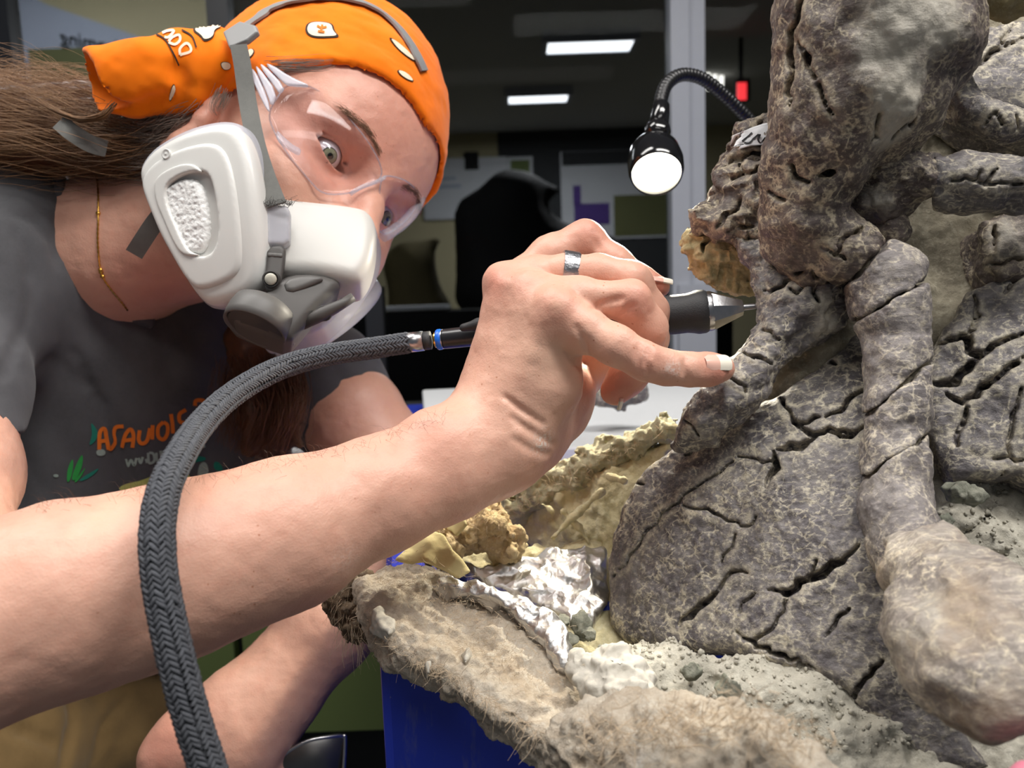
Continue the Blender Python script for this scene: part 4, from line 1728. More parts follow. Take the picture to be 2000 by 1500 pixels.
def strap_on(name, P, N, w, mat, parent, th=0.0016):
    P = np.array(P)
    T = np.gradient(P, axis=0)
    V, Fc = [], []
    for i in range(len(P)):
        t = unit(T[i])
        n = unit(N[i] - t * (N[i] @ t))
        s = np.cross(t, n)
        for a, b in ((-1, 1), (1, 1), (1, -1), (-1, -1)):
            V.append(P[i] + s * a * w / 2 + n * b * th / 2)
    for i in range(len(P) - 1):
        for k in range(4):
            Fc.append((i * 4 + k, i * 4 + (k + 1) % 4, i * 4 + 4 + (k + 1) % 4, i * 4 + 4 + k))
    return autosmooth(mk(name, np.array(V), Fc, mat, parent), 40)


if len(_hp) > 5:
    _nn = [unit(p - HW(-0.005, 0, 0.05)) for p in _hp]
    strap_on('crown_band', _hp, _nn, 0.0115, MAT['harness'], respirator)
for u, v in ((476, 57), (524, 24), (474, 66)):
    pass

# ================================================================== SAFETY GLASSES
glasses = empty('safety_glasses', HW(0.09, 0, 0.01))
tag(glasses, 'clear wraparound safety glasses over the eyes', 'glasses')
E_C, E_R = np.array([0.016, 0, 0.02]), np.array([0.0900, 0.0840, 0.095])


def on_lens(uv, grow=0.0):
    D = rays(uv) @ HA.T / (E_R + grow)
    O = ((CAM - HT) @ HA.T - E_C) / (E_R + grow)
    a = (D * D).sum(1)
    b = D @ O
    c = O @ O - 1
    disc = b * b - a * c
    t = (-b - np.sqrt(np.maximum(disc, 0))) / a
    return CAM + rays(uv) * t[:, None]


def lens(name, outline, rings=6, th=0.0018):
    V2 = np.asarray(outline, float)
    for _ in range(2):
        nx = np.roll(V2, -1, 0)
        V2 = np.stack([0.75 * V2 + 0.25 * nx, 0.25 * V2 + 0.75 * nx], 1).reshape(-1, 2)
    c = V2.mean(0)
    m = len(V2)
    uv = [c] + [p for r in range(1, rings + 1) for p in (c + (V2 - c) * r / rings)]
    P = on_lens(np.array(uv))
    Fc = [(0, 1 + k, 1 + (k + 1) % m) for k in range(m)]
    for r in range(rings - 1):
        for k in range(m):
            a, b = 1 + r * m + k, 1 + r * m + (k + 1) % m
            Fc.append((a, a + m, b + m, b))
    o = mk(name, P, Fc, MAT['lens'], glasses)
    s = o.modifiers.new('thickness', 'SOLIDIFY')
    s.thickness = th
    s.offset = 0
    edge = on_lens(V2)
    mb = MB()
    mb.tube(np.vstack([edge, edge[:1]]), 0.0006, 6, False)
    mb.build('lens_rim', MAT['lens_rim'], glasses, True)
    return o


lens('lens', [(562, 164), (612, 168), (658, 206), (706, 258), (732, 297), (748, 334), (740, 354), (716, 364), (686, 378), (630, 381), (602, 350), (566, 308), (534, 256), (523, 222), (545, 184)])
lens('lens', [(748, 342), (775, 346), (800, 356), (822, 384), (808, 412), (784, 440), (748, 462), (736, 440), (738, 400), (742, 365)])
PL_T = plane3((490, 140, .487), (560, 160, .478), (525, 215, .474))
for ol in ([(486, 142), (494, 128), (522, 190), (526, 222), (512, 200)], [(496, 130), (502, 126), (540, 178), (528, 208), (522, 186)], [(504, 126), (512, 122), (556, 168), (544, 182), (538, 172)], [(514, 122), (530, 124), (566, 148), (612, 168), (562, 166), (552, 160)]):
    pad_mesh('temple_rib', ol, PL_T, 0.0025, 0.0008, MAT['temple'], glasses, 0.0008, smooth=1)
pad_mesh('side_shield', [(540, 250), (556, 266), (574, 282), (590, 290), (586, 300), (560, 284), (540, 268)], plane3((540, 255, .476), (590, 295, .472), (556, 282, .470)), 0.003, 0.001, MAT['lens_rim'], glasses, 0.0008, smooth=1)
# thick moulded side of the far lens
mb = MB()
mb.tube(on_lens(spline([(822, 386), (812, 408), (790, 434), (766, 452), (748, 462)], 5)), 0.0042, 10)
mb.build('side_shield', MAT['lens_rim'], glasses, True)
mb = MB()
mb.tube(on_lens(spline([(684, 379), (705, 366), (728, 358), (742, 352), (752, 346)], 5), 0.002), 0.0014, 8)
mb.build('nose_bridge', MAT['lens_rim'], glasses, True)

# ================================================================== NECKLACE
_nk, _ = throw(_bt, spline([(188, 338), (192, 370), (193, 420), (192, 470), (196, 520), (204, 545), (220, 568), (238, 590), (250, 606)], 14), 0.0007)
necklace = empty('necklace', W(200, 540, .55))
tag(necklace, 'thin gold chain necklace at the open collar', 'necklace')
_nk = [p for p in _nk if p is not None]
if len(_nk) > 10:
    _s = np.cumsum([0] + [np.linalg.norm(b - a) for a, b in zip(_nk[:-1], _nk[1:])])
    _t = np.arange(0, _s[-1], 0.0016)
    _q = np.array([[np.interp(x, _s, [p[i] for p in _nk]) for i in range(3)] for x in _t])
    mb = MB()
    mb.tube(_q, np.where(np.arange(len(_q)) % 2 == 0, 0.0008, 0.00045), 8)
    mb.build('chain', MAT['gold'], necklace, True)
    for u, v in ((192, 423), (196, 528), (203, 534), (210, 540)):
        i = int(np.argmin(np.abs(_q @ UP - (W(u, v, .55) @ UP))))
        p = _q[i]
        lathe('clasp', [(-0.0016, 0.0003), (-0.0012, 0.0012), (0, 0.0016), (0.0012, 0.0012), (0.0016, 0.0003)], p, RIGHT, MAT['gold'], necklace, 12)

# ================================================================== HAIR
HAIR_V = U([chain([(352, 262, .555, 52), (290, 288, .555, 52), (200, 268, .555, 60), (90, 256, .55, 70), (-60, 240, .545, 80), (-220, 250, .55, 50)], 0.02), chain([(300, 220, .56, 36), (200, 215, .55, 36), (60, 215, .55, 50)], .02)], 0.02)
sdf_mesh('hair_mass', HAIR_V, *bounds([W(-300, 120, .5), W(430, 370, .6), W(-300, 360, .62)], 0.03), 0.0025, MAT['hair_red'], person, lambda V: 0.004 * fbm(V * np.array([.5, 1, 1.4]), 60, 3, 41))


def lock(guide, n, spread, mat, name, r=0.00016, wave=0.002, freq=2.5, m=6, seed=0, loose=0.25):
    """hairs that follow (u,v,d,radius px) guide points"""
    rg = np.random.default_rng(100 + seed)
    G = spline(np.array(guide, float), m)
    P = WA(G)
    T = np.gradient(P, axis=0)
    T /= np.linalg.norm(T, axis=1, keepdims=True)
    N1 = np.cross(T, FWD)
    N1 /= np.linalg.norm(N1, axis=1, keepdims=True)
    N2 = np.cross(T, N1)
    rad = G[:, 3] * G[:, 2] / F
    S = np.arange(len(P)) / len(P) * 6.28 * freq
    lines, rr = [], []
    for i in range(n):
        a, q = rg.uniform(0, 2 * math.pi), math.sqrt(rg.uniform(0.15, 1)) * spread
        if rg.uniform() < loose * 0.3:
            q *= rg.uniform(1.2, 1.8)
        ph = rg.uniform(0, 6.28, 3)
        i0 = int(rg.uniform(0, len(P) * 0.25))
        i1 = max(int(len(P) * rg.uniform(0.7, 1.0)), i0 + 4)
        L = P + N1 * (math.cos(a) * rad * q + wave * np.sin(S + ph[0]))[:, None] + N2 * (math.sin(a) * rad * q + wave * np.sin(S * 0.8 + ph[1]))[:, None]
        lines.append(L[i0:i1])
        rr.append(r * rg.uniform(0.7, 1.3))
    V, Q = strands_geo(lines, rr)
    return tag(mk(name, V, Q, MAT[mat], person), kind='stuff')


lock([(372, 250, .552, 55), (300, 280, .55, 58), (200, 270, .545, 70), (90, 250, .54, 82), (-60, 235, .535, 100), (-220, 250, .54, 80)], 1300, 1.0, 'hair', 'hair_strands', 0.00020, 0.0035, 2.5, 7, 1, 0.7)
lock([(330, 205, .555, 30), (230, 205, .545, 38), (120, 190, .54, 44), (40, 190, .54, 60), (-60, 260, .54, 70)], 500, 1.0, 'hair', 'hair_strands', 0.00020, 0.005, 2, 7, 2, 0.8)
lock([(225, 200, .500, 5), (200, 226, .498, 5), (160, 234, .50, 5), (120, 222, .505, 5), (80, 200, .51, 7), (40, 176, .515, 10)], 90, 1.0, 'hair', 'hair_lock', 0.00018, 0.0006, 1, 7, 3)
for k, gd in enumerate([[(420, 200, .525, 30), (370, 240, .525, 34), (310, 268, .53, 38), (240, 262, .535, 40)], [(400, 250, .52, 26), (350, 290, .525, 34), (300, 320, .535, 36), (240, 330, .55, 36)], [(350, 225, .53, 30), (300, 250, .535, 36), (250, 235, .54, 40), (215, 250, .54, 40)]]):
    lock(gd, 260, 1.0, 'hair_grey', 'hair_strands', 0.00018, 0.003, 1.5, 8, 10 + k, 0.7)
# temple hairs under the bandana edge
lock([(520, 128, .50, 10), (570, 128, .492, 12), (620, 128, .492, 12), (660, 122, .495, 8)], 60, 1.0, 'hair_grey', 'temple_hair', 0.00013, 0.0006, 1, 6, 21)
lock([(440, 172, .505, 14), (430, 192, .505, 16), (424, 212, .505, 14), (430, 226, .505, 8)], 70, 1.0, 'hair_grey', 'temple_hair', 0.00012, 0.0008, 1, 6, 22)
# long lock falling below the mask
for k, gd in enumerate([[(500, 690, .60, 40), (520, 740, .60, 44), (540, 800, .595, 44), (510, 860, .59, 30), (480, 905, .59, 16)], [(540, 690, .60, 36), (560, 760, .595, 36), (555, 820, .59, 34), (540, 870, .59, 26), (528, 905, .59, 12)], [(470, 700, .61, 36), (470, 770, .605, 40), (465, 830, .60, 34), (450, 890, .60, 18)], [(565, 720, .60, 24), (578, 780, .595, 16), (572, 840, .59, 10), (590, 880, .59, 6)]]):
    lock(gd, 330, 1.0, 'hair_red', 'hair_strands', 0.00020, 0.0025, 1.5, 7, 30 + k, 0.4)
sdf_mesh('hair_mass', U([chain([(500, 660, .62, 56), (515, 740, .615, 50), (510, 820, .61, 40), (490, 870, .605, 18)], .01)], 0), *bounds([W(420, 600, .56), W(600, 900, .66)], 0.03), 0.003, MAT['hair_red'], person, lambda V: 0.003 * fbm(V, 70, 3, 43))

# ================================================================== RING, AIR TOOL, HOSE
MAT['steel'] = plain('steel', srgb(176, 176, 178), 0.28, 1.0, var=0.15, scale=300, bump=0.1, bscale=700)
MAT['ring_metal'] = plain('ring_metal', srgb(170, 170, 174), 0.32, 1.0, var=0.2, scale=500, bump=0.9, bscale=420)
MAT['brass'] = plain('brass', srgb(214, 176, 92), 0.25, 1.0, var=0.1)
MAT['black_rubber'] = plain('black_rubber', srgb(44, 44, 46), 0.6, var=0.15, scale=200, bump=0.35, bscale=1300)
MAT['black_plastic'] = plain('black_plastic', srgb(30, 30, 33), 0.3, var=0.1)
MAT['blue_ring'] = plain('blue_ring', srgb(24, 104, 214), 0.35, var=0.05)

_rc, _rt = W(1112, 531, .4115), unit(W(1175, 533, .408) - W(1045, 534, .413))
_r = RP(33, .411) + 0.0008
_prof = [(-0.0044, _r - .0002), (-0.0044, _r + .0010), (-0.0036, _r + .0014), (0.0036, _r + .0014), (0.0044, _r + .0010), (0.0044, _r - .0002)]
V, Fc = lathe_geo(_prof, np.zeros(3), np.array([0, 0, 1.0]), 48)
V, Fc = V, Fc[:-2] + [(k, (k + 1) % 48, 5 * 48 + (k + 1) % 48, 5 * 48 + k)[::-1] for k in range(48)]
_ra = unit(_rt - UP * 0.12 + FWD * 0.22)
_e1 = unit(np.cross(_ra, UP))
_e2 = np.cross(_ra, _e1)
V = [_rc + _e1 * v[0] + _e2 * v[1] + _ra * v[2] for v in V]
ring = mk('ring', np.array(V), Fc, MAT['ring_metal'])
autosmooth(ring, 30)
tag(ring, 'wide silver ring with a hammered band on the middle finger', 'ring')

AT, AB = W(1492, 596, .420), W(850, 664, .452)
AX = unit(AT - AB)
LEN = np.linalg.norm(AT - AB)


def at_u(u):
    """distance along the tool axis where it shows at pixel column u"""
    lo_, hi_ = 0.0, LEN * 1.3
    for _ in range(40):
        m = (lo_ + hi_) / 2
        p = AB + AX * m - CAM
        if 1000 + F * (p @ RIGHT) / (p @ FWD) < u:
            lo_ = m
        else:
            hi_ = m
    return lo_


tool = empty('air_scribe', AB)
tag(tool, 'black and steel pneumatic air scribe held in the hand, needle on the bone', 'tool')


def tl(name, prof, mat, n=32):
    o = lathe(name, [(at_u(u), RP(r, .43)) for u, r in prof], AB, AX, MAT[mat], tool, n)
    return autosmooth(o, 40)


tl('rear_sleeve', [(866, 18), (868, 20.5), (930, 21), (1000, 23), (1100, 26)], 'black_plastic')
tl('barrel', [(1090, 30), (1180, 34), (1280, 37)], 'black_plastic')
tl('grip', [(1262, 36), (1270, 38), (1320, 38.5), (1340, 38), (1352, 40), (1362, 42.5), (1376, 42), (1382, 39), (1384, 34)], 'black_rubber', 40)
tl('nose_collar', [(1378, 36), (1381, 39.5), (1388, 39.5), (1392, 38)], 'steel', 12)
tl('nose_cone', [(1390, 37.5), (1394, 37.5), (1446, 17), (1450, 15.5), (1452, 9)], 'steel', 8)
tl('needle', [(1448, 6.5), (1472, 5.5), (1486, 3.5), (1491, 1.2)], 'steel', 16)
tl('blue_collar', [(853, 15), (854, 20), (856, 21.5), (861, 21.5), (864, 20), (865, 14)], 'blue_ring')
tl('steel_ring', [(864, 20), (866, 20.2), (867, 16)], 'steel')
tl('brass_fitting', [(836, 14), (838, 16.5), (845, 16.5), (846, 14), (848, 14), (849, 16), (854, 16)], 'brass')
# throttle bump on the sleeve
sdf_mesh('throttle_lever', chain([(905, 640, .438, 8), (935, 634, .437, 11), (975, 628, .437, 10)], .003), *bounds([W(880, 600, .42), W(1000, 660, .46)], 0.01), 0.0009, MAT['black_rubber'], tool)

HP = [(846, 664, .4525), (828, 666, .4530), (808, 668, .4535), (720, 681, .450), (640, 693, .440), (560, 714, .425), (490, 747, .402), (430, 790, .374), (384, 840, .345), (352, 890, .318), (326, 940, .300), (312, 990, .2885), (307, 1050, .281), (311, 1120, .277), (325, 1200, .274), (345, 1290, .272), (368, 1380, .271), (396, 1470, .271), (440, 1600, .272), (500, 1780, .276), (570, 2000, .285)]
HSP = spline(np.array(HP), 12)
HPW = WA(HSP)
_s = np.r_[0, np.cumsum(np.linalg.norm(np.diff(HPW, axis=0), axis=1))]
_n = int(_s[-1] / 0.0009)
_t = np.linspace(0, _s[-1], _n)
HC_ = np.stack([np.interp(_t, _s, HPW[:, i]) for i in range(3)], 1)
for _ in range(30):
    HC_[1:-1] = 0.5 * HC_[1:-1] + 0.25 * (HC_[:-2] + HC_[2:])
hose = empty('air_hose', HC_[-1])
tag(hose, 'dark grey braided air hose looping from the tool over the forearm', 'hose')
HR = 0.0056
MAT['hose_core'] = plain('hose_core', srgb(52, 54, 58), 0.85, var=0.2, scale=300)


def yarn_material():
    M = Mat('yarn')
    base = M.mix(M.noise(500, 5, 0.7), srgb(62, 64, 69), srgb(112, 114, 120))
    base = M.mix(M.step(M.noise(140, 4), 0.35, 0.8), base, srgb(90, 92, 98))
    n = M.bump(M.noise(1800, 4, 0.7), 0.8, 0.0006)
    return M.set(color=base, rough=0.9, normal=n, spec=0.25)


MAT['yarn'] = yarn_material()
_i0 = int(np.searchsorted(_t, 0.016))
mb = MB()
mb.tube(HC_[_i0:], HR * 0.90, 16)
mb.build('hose_core', MAT['hose_core'], hose, True)
# braid: stitches of yarn in a herringbone, 12 around
T_ = np.gradient(HC_, axis=0)
T_ /= np.linalg.norm(T_, axis=1, keepdims=True)
N_ = np.zeros_like(T_)
_nv = unit(np.cross(T_[0], FWD))
for i in range(len(T_)):
    _nv = unit(_nv - T_[i] * (_nv @ T_[i]))
    N_[i] = _nv
B_ = np.cross(T_, N_)


def hose_pt(s, ang, r):
    x = np.clip(s / _t[-1] * (len(_t) - 1), 0, len(_t) - 1.001)
    i = int(x)
    f = x - i
    c = HC_[i] * (1 - f) + HC_[i + 1] * f
    return c + (N_[i] * math.cos(ang) + B_[i] * math.sin(ang)) * r


NA, PIT = 14, 0.0044
lines, rr = [], []
rg = np.random.default_rng(5)
srow = 0.016
while srow < _t[-1] - 0.004:
    for k in range(NA):
        sg = 1 if k % 2 else -1
        a0 = 2 * math.pi * k / NA
        da = 2 * math.pi / NA
        s0 = srow + rg.normal(0, 0.0002)
        L = []
        for q in range(5):
            g = q / 4
            L.append(hose_pt(s0 + (g - 0.5) * 0.0040, a0 + sg * (g - 0.5) * da * 1.35, HR * (0.90 + 0.13 * math.sin(math.pi * (0.12 + 0.76 * g))) + rg.normal(0, .00004)))
        lines.append(L)
        rr.append(0.00082 * rg.uniform(0.85, 1.15))
    srow += PIT * 0.5
V, Q = strands_geo(lines, rr, 5, np.array([0.55, 0.95, 1.0, 0.95, 0.55]))
tag(mk('braid', V, Q, MAT['yarn'], hose), kind='stuff')
lines = []
for i in range(420):
    s = rg.uniform(0.02, _t[-1] - .01)
    a = rg.uniform(0, 6.28)
    p = hose_pt(s, a, HR)
    p2 = hose_pt(s + rg.normal(0, .001), a + rg.normal(0, .15), HR + rg.uniform(.0002, .0009))
    p3 = hose_pt(s + rg.normal(0, .0018), a + rg.normal(0, .25), HR + rg.uniform(.0, .0014))
    lines.append([p, p2, p3])
V, Q = strands_geo(lines, [0.00006] * len(lines))
tag(mk('lint', V, Q, MAT['yarn'], hose), kind='stuff')
lathe('crimp_ferrule', [(0.0056, 0.0045), (0.0058, HR + .0002), (0.0165, HR + .0004), (0.0168, HR - .0005)], HC_[0], T_[8], MAT['steel'], hose, 32)
lathe('crimp_end', [(0.0010, 0.0030), (0.0014, HR - .0002), (0.0056, HR - .0001), (0.0058, 0.0030)], HC_[0], T_[8], MAT['black_rubber'], hose, 24)
#@@SECTION5
# ================================================================== FOSSIL BLOCK
MARGIN = 0.03
fossil = empty('fossil_block', W(1650, 1350, .36))
tag(fossil, 'dark cracked dinosaur bones set in grey rock matrix, opened plaster jacket around them', 'fossil')


def cutplane(a, b, d, keep):
    """half space whose edge runs through px a-b (seen edge-on from the front); keeps the side of px keep"""
    A, B = W(*a, d), W(*b, d)
    n = unit(np.cross(B - A, A - CAM))
    if (W(*keep, d) - A) @ n > 0:
        n = -n
    return Half(A, n)


def sc(L, ox, oy, k):
    return [(ox + x * k, oy + y * k) for x, y in L]


def Z1(L):
    return sc(L, 1300, 0, .35)


def Z2(L):
    return sc(L, 1300, 450, .35)


def Z3(L):
    return sc(L, 1100, 800, .4666)


def near(V, pts, r):
    if len(pts) == 0:
        return np.full(len(V), 1.0)
    V, pts = V.astype(np.float32), pts.astype(np.float32)
    out = np.full(len(V), 1e9, np.float32)
    for p in pts:
        q = V - p
        np.minimum(out, np.einsum('ij,ij->i', q, q), out=out)
    return np.sqrt(out)


def bone(name, f, px, dr, h, mat, cracks=(), disp=0.0007, dsc=120, seed=0, matrix=(), label=None, k=0.0004, jag=3.0):
    """px: px box (u0,v0,u1,v1), dr: depth range"""
    pts = np.zeros((0, 3))
    g = f
    if cracks:
        cf, pts = crack_field(f, cracks, 14, jag, 0.1, 6.5, h * 0.8)
        if len(cf.A):
            g = Sub(f, cf, k)
    P = [W(u, v, d) for u in (px[0], px[2]) for v in (px[1], px[3]) for d in dr]
    lo, hi = bounds(P, 0.005)
    V, Q = nets(g, lo, hi, h)
    N = vnormals(V, Q)
    dc = near(V, pts, 0)
    V = V + N * np.clip(dc / 0.006 - 0.15, 0, 1)[:, None] * (disp * fbm(V, dsc, 4, seed, 0.6) + disp * 0.5 * (np.abs(vnoise(V, dsc * 0.4, seed + 3)) - 0.3))[:, None]
    at = {'vein': 0.8 * np.exp(-((dc - 0.0032) / 0.0015) ** 2), 'matrix': spots(V, matrix) if len(matrix) else np.zeros(len(V))}
    o = mk(name, V, Q, MAT[mat], fossil, True, attrs=at)
    if label:
        o['label'] = label
    return o


# ---- rock matrix behind and below
M1 = Pad([(1590, 420), (1620, 300), (1680, 60), (1720, -80), (2300, -80), (2300, 1010), (1650, 1010), (1600, 700), (1585, 610)], *plane3((1700, 300, .452), (1950, 300, .458), (1750, 800, .424)), 0.06, 0.02)
bone('rock_matrix', Noisy(M1, 0.007, 26, 2, 5), (1440, -120, 2360, 1060), (.36, .56), 0.0026, 'matrix', disp=0.0018, dsc=90, seed=2)
M2 = Pad([(1120, 1300), (1200, 1245), (1300, 1240), (1500, 1280), (1700, 1200), (1830, 1010), (1830, 880), (2300, 850), (2300, 1680), (1080, 1680)], *plane3((1250, 1330, .362), (1900, 1330, .346), (1900, 1000, .400)), 0.05, 0.012)
bone('rock_matrix', Crumple(Noisy(M2, 0.004, 34, 2, 9), 0.005, 70, 14), (1060, 830, 2380, 1720), (.24, .46), 0.0019, 'matrix_grey', [(Z3([(1560, 560), (1640, 520), (1730, 480), (1780, 440)]), 6), (Z3([(1700, 640), (1760, 600), (1860, 600)]), 6), (Z3([(1560, 480), (1620, 540), (1660, 575)]), 7)], disp=0.0024, dsc=120, seed=11)

bone('rock_fill', Noisy(chain([(1400, 858, .446, 40), (1480, 790, .444, 54), (1560, 715, .442, 60), (1625, 650, .440, 60), (1640, 590, .44, 50)], .02), 0.004, 60, 2, 15), (1330, 520, 1720, 930), (.39, .50), 0.0022, 'matrix', disp=0.0016, dsc=110, seed=16)

# ---- upper column
COLM = U([chain([(1700, -140, .375, 168), (1676, 60, .376, 150), (1652, 180, .379, 128), (1612, 270, .386, 104), (1580, 335, .393, 84), (1566, 420, .398, 72), (1600, 470, .398, 58)], .01),
          chain([(1840, -100, .380, 90), (1806, 100, .384, 74), (1752, 240, .392, 50)], .02)], 0.03)
COLC = [(Z1([(770, -60), (735, 80), (705, 190), (692, 350), (686, 480), (680, 590)]), 16), (Z1([(700, 920), (740, 980), (800, 1020)]), 9), (Z1([(860, 985), (900, 968), (945, 962)]), 16), (Z1([(850, 470), (870, 540), (900, 600), (930, 640)]), 6),
        (Z1([(1270, 780), (1330, 720), (1400, 670)]), 5), (Z1([(570, 1070), (620, 1100), (660, 1120)]), 9), (Z1([(730, 240), (780, 330), (830, 440)]), 12), (Z1([(1200, 640), (1190, 720), (1160, 790)]), 5)]
bone('neck_bone', Noisy(COLM, 0.0028, 55, 2, 3), (1440, -160, 1960, 520), (.31, .47), 0.0013, 'bone_brown', COLC, 0.0009, 110, 5,
     matrix=[((1790, 60, .33), .030, 1.0), ((1770, 170, .345), .022, .9), ((1850, 20, .33), .03, 1.0), ((1745, 260, .36), .014, .8)], label='stout dark brown bone rising to the top edge')
# ---- bones behind, with the paper label
UL = Pad([(1545, 200), (1480, 220), (1442, 238), (1420, 274), (1396, 304), (1388, 332), (1380, 386), (1346, 426), (1336, 452), (1352, 464), (1400, 472), (1460, 486), (1520, 490), (1570, 400), (1570, 240)], *plane3((1440, 280, .452), (1540, 300, .436), (1400, 440, .442)), 0.05, 0.012)
UL = U([UL, chain([(1425, 352, .443, 26), (1510, 345, .430, 30)], .01), chain([(1375, 420, .440, 26), (1430, 440, .436, 24), (1500, 462, .43, 26)], .01), chain([(1440, 385, .442, 30), (1500, 400, .43, 30)], .01), Pad([(1420, 300), (1440, 240), (1545, 205), (1545, 290), (1470, 300)], *plane3((1430, 290, .442), (1535, 280, .428), (1500, 225, .440)), 0.03, 0.004)], 0.006)
bone('skull_bone', Crumple(UL, 0.006, 75, 8), (1310, 180, 1600, 520), (.40, .52), 0.0012, 'bone_brown',
     [(Z1([(280, 1270), (330, 1200), (400, 1150), (420, 1110)]), 10), (Z1([(330, 920), (420, 880), (560, 850)]), 8), (Z1([(370, 1000), (460, 960), (560, 940)]), 7), (Z1([(420, 900), (430, 960)]), 5), (Z1([(140, 1170), (220, 1120), (270, 1080)]), 6), (Z1([(350, 1300), (400, 1270), (500, 1260)]), 8), (Z1([(460, 1290), (470, 1350)]), 5), (Z1([(520, 700), (560, 640), (620, 600)]), 5)], 0.0014, 130, 17, label='craggy dark bone with a paper label stuck on it')
TL_ = Pad([(1336, 462), (1400, 468), (1470, 484), (1505, 530), (1500, 575), (1487, 594), (1440, 577), (1392, 560), (1352, 530), (1330, 492)], *plane3((1350, 480, .446), (1480, 500, .436), (1450, 570, .446)), 0.04, 0.008, (3, 3))
bone('tan_rock', Crumple(TL_, 0.006, 100, 21), (1300, 430, 1540, 620), (.41, .52), 0.0009, 'matrix_tan', [(Z1([(210, 1410), (230, 1360), (265, 1320)]), 9)], 0.0012, 200, 23, label='pale tan rock clinging below the dark bone')
# ---- diagonal bone and strut at the needle
DIAG = U([chain([(1556, 400, .402, 60), (1580, 440, .399, 64), (1640, 485, .394, 58), (1700, 520, .389, 52)], .01), chain([(1520, 420, .406, 26), (1534, 480, .408, 36), (1590, 530, .406, 42)], .01)], 0.012)
DIAG = Inter(DIAG, cutplane((1650, 560), (1716, 494), .37, (1560, 440)), 0.002)
bone('diagonal_bone', Noisy(DIAG, 0.0016, 90, 2, 13), (1450, 330, 1790, 640), (.34, .46), 0.0010, 'bone_brown',
     [(Z1([(960, 1370), (980, 1330), (1050, 1300), (1100, 1265)]), 9), (Z2([(560, 200), (640, 270), (760, 240), (900, 300)]), 9), (Z2([(940, 150), (980, 60), (1060, 10)]), 6), (Z1([(870, 1380), (960, 1400), (1000, 1450)]), 5)], 0.0010, 120, 27, label='dark bone running down to the rib')
STRUT = U([chain([(1448, 476, .434, 20), (1490, 508, .427, 27), (1520, 560, .418, 33), (1540, 618, .413, 46), (1508, 668, .410, 38), (1474, 718, .406, 41), (1424, 775, .404, 47), (1368, 834, .409, 42), (1322, 868, .414, 18)], .008), chain([(1545, 600, .413, 38), (1600, 570, .412, 42), (1630, 590, .415, 40)], .01), chain([(1560, 640, .417, 40), (1600, 630, .418, 36)], .01)], 0.012)
bone('strut_bone', Noisy(STRUT, 0.0022, 90, 3, 33), (1290, 440, 1700, 910), (.36, .47), 0.0009, 'bone',
     [(Z2([(550, 335), (610, 315), (660, 300), (720, 260)]), 9), (Z2([(425, 670), (480, 690), (540, 715), (600, 745)]), 9), (Z2([(530, 550), (590, 570), (635, 610)]), 5), (Z2([(360, 820), (400, 850), (450, 905)]), 6), (Z2([(690, 320), (740, 350), (770, 310)]), 6), (Z2([(100, 1060), (150, 1100), (180, 1150)]), 4), (Z2([(840, 280), (830, 340), (860, 400)]), 8)], 0.0010, 150, 35,
     matrix=[((1625, 600, .39), .012, .9), ((1620, 640, .40), .012, .8)], label='curved grey bone the needle and little finger touch')
# ---- the broad plate
PLATE = Pad([(1158, 1210), (1162, 1100), (1172, 1040), (1195, 985), (1230, 925), (1262, 888), (1300, 866), (1345, 848), (1400, 810), (1470, 788), (1508, 772), (1540, 742), (1590, 700), (1640, 650), (1668, 596), (1700, 640), (1712, 720), (1710, 900), (1705, 1000), (1725, 1110), (1760, 1200), (1800, 1300), (1870, 1400), (1925, 1490), (1880, 1510), (1790, 1490), (1695, 1410), (1640, 1345), (1560, 1305), (1480, 1292), (1420, 1264), (1340, 1262), (1270, 1262), (1195, 1244)],
            *plane3((1200, 1150, .414), (1650, 700, .400), (1650, 1280, .342)), 0.022, 0.006, (1.2, 1.2))
PC = [(Z3(l), w) for l, w in [([(415, 155), (510, 125), (590, 92), (680, 58), (760, 20)], 13), ([(900, 165), (960, 155), (1030, 125), (1065, 105)], 13), ([(880, 180), (885, 240), (865, 280), (845, 325)], 12), ([(855, 755), (930, 772), (990, 725), (1080, 690), (1160, 630), (1240, 565)], 15), ([(480, 905), (550, 840), (620, 780), (645, 762)], 14),
      ([(330, 530), (400, 455), (480, 385), (560, 320), (640, 270), (710, 215)], 6), ([(730, 195), (800, 205), (870, 212)], 5), ([(505, 190), (550, 150), (580, 100)], 6), ([(500, 400), (600, 420), (690, 455), (740, 490), (790, 480), (805, 445)], 6), ([(640, 765), (670, 720), (700, 690), (770, 685)], 8), ([(735, 850), (755, 800), (800, 770)], 6), ([(870, 920), (915, 850), (940, 780)], 6),
      ([(725, 930), (780, 975), (850, 1000), (900, 1020), (1000, 1070), (1050, 1090)], 10), ([(1220, 1195), (1260, 1120), (1340, 1050)], 9), ([(1100, 950), (1150, 890), (1200, 830)], 6), ([(130, 880), (170, 820), (200, 740), (215, 690)], 8), ([(230, 670), (300, 590), (330, 530)], 5), ([(975, 45), (1000, 80), (1050, 100), (1120, 85), (1230, 90), (1262, 70)], 9), ([(800, 1000), (810, 950), (880, 915)], 7), ([(390, 215), (410, 150)], 7), ([(320, 215), (360, 190), (390, 160)], 8), ([(1040, 680), (1060, 630)], 5), ([(260, 330), (300, 300), (335, 312)], 6), ([(1240, 1150), (1210, 1240), (1230, 1290)], 8), ([(660, 640), (700, 580), (720, 520)], 5)]]
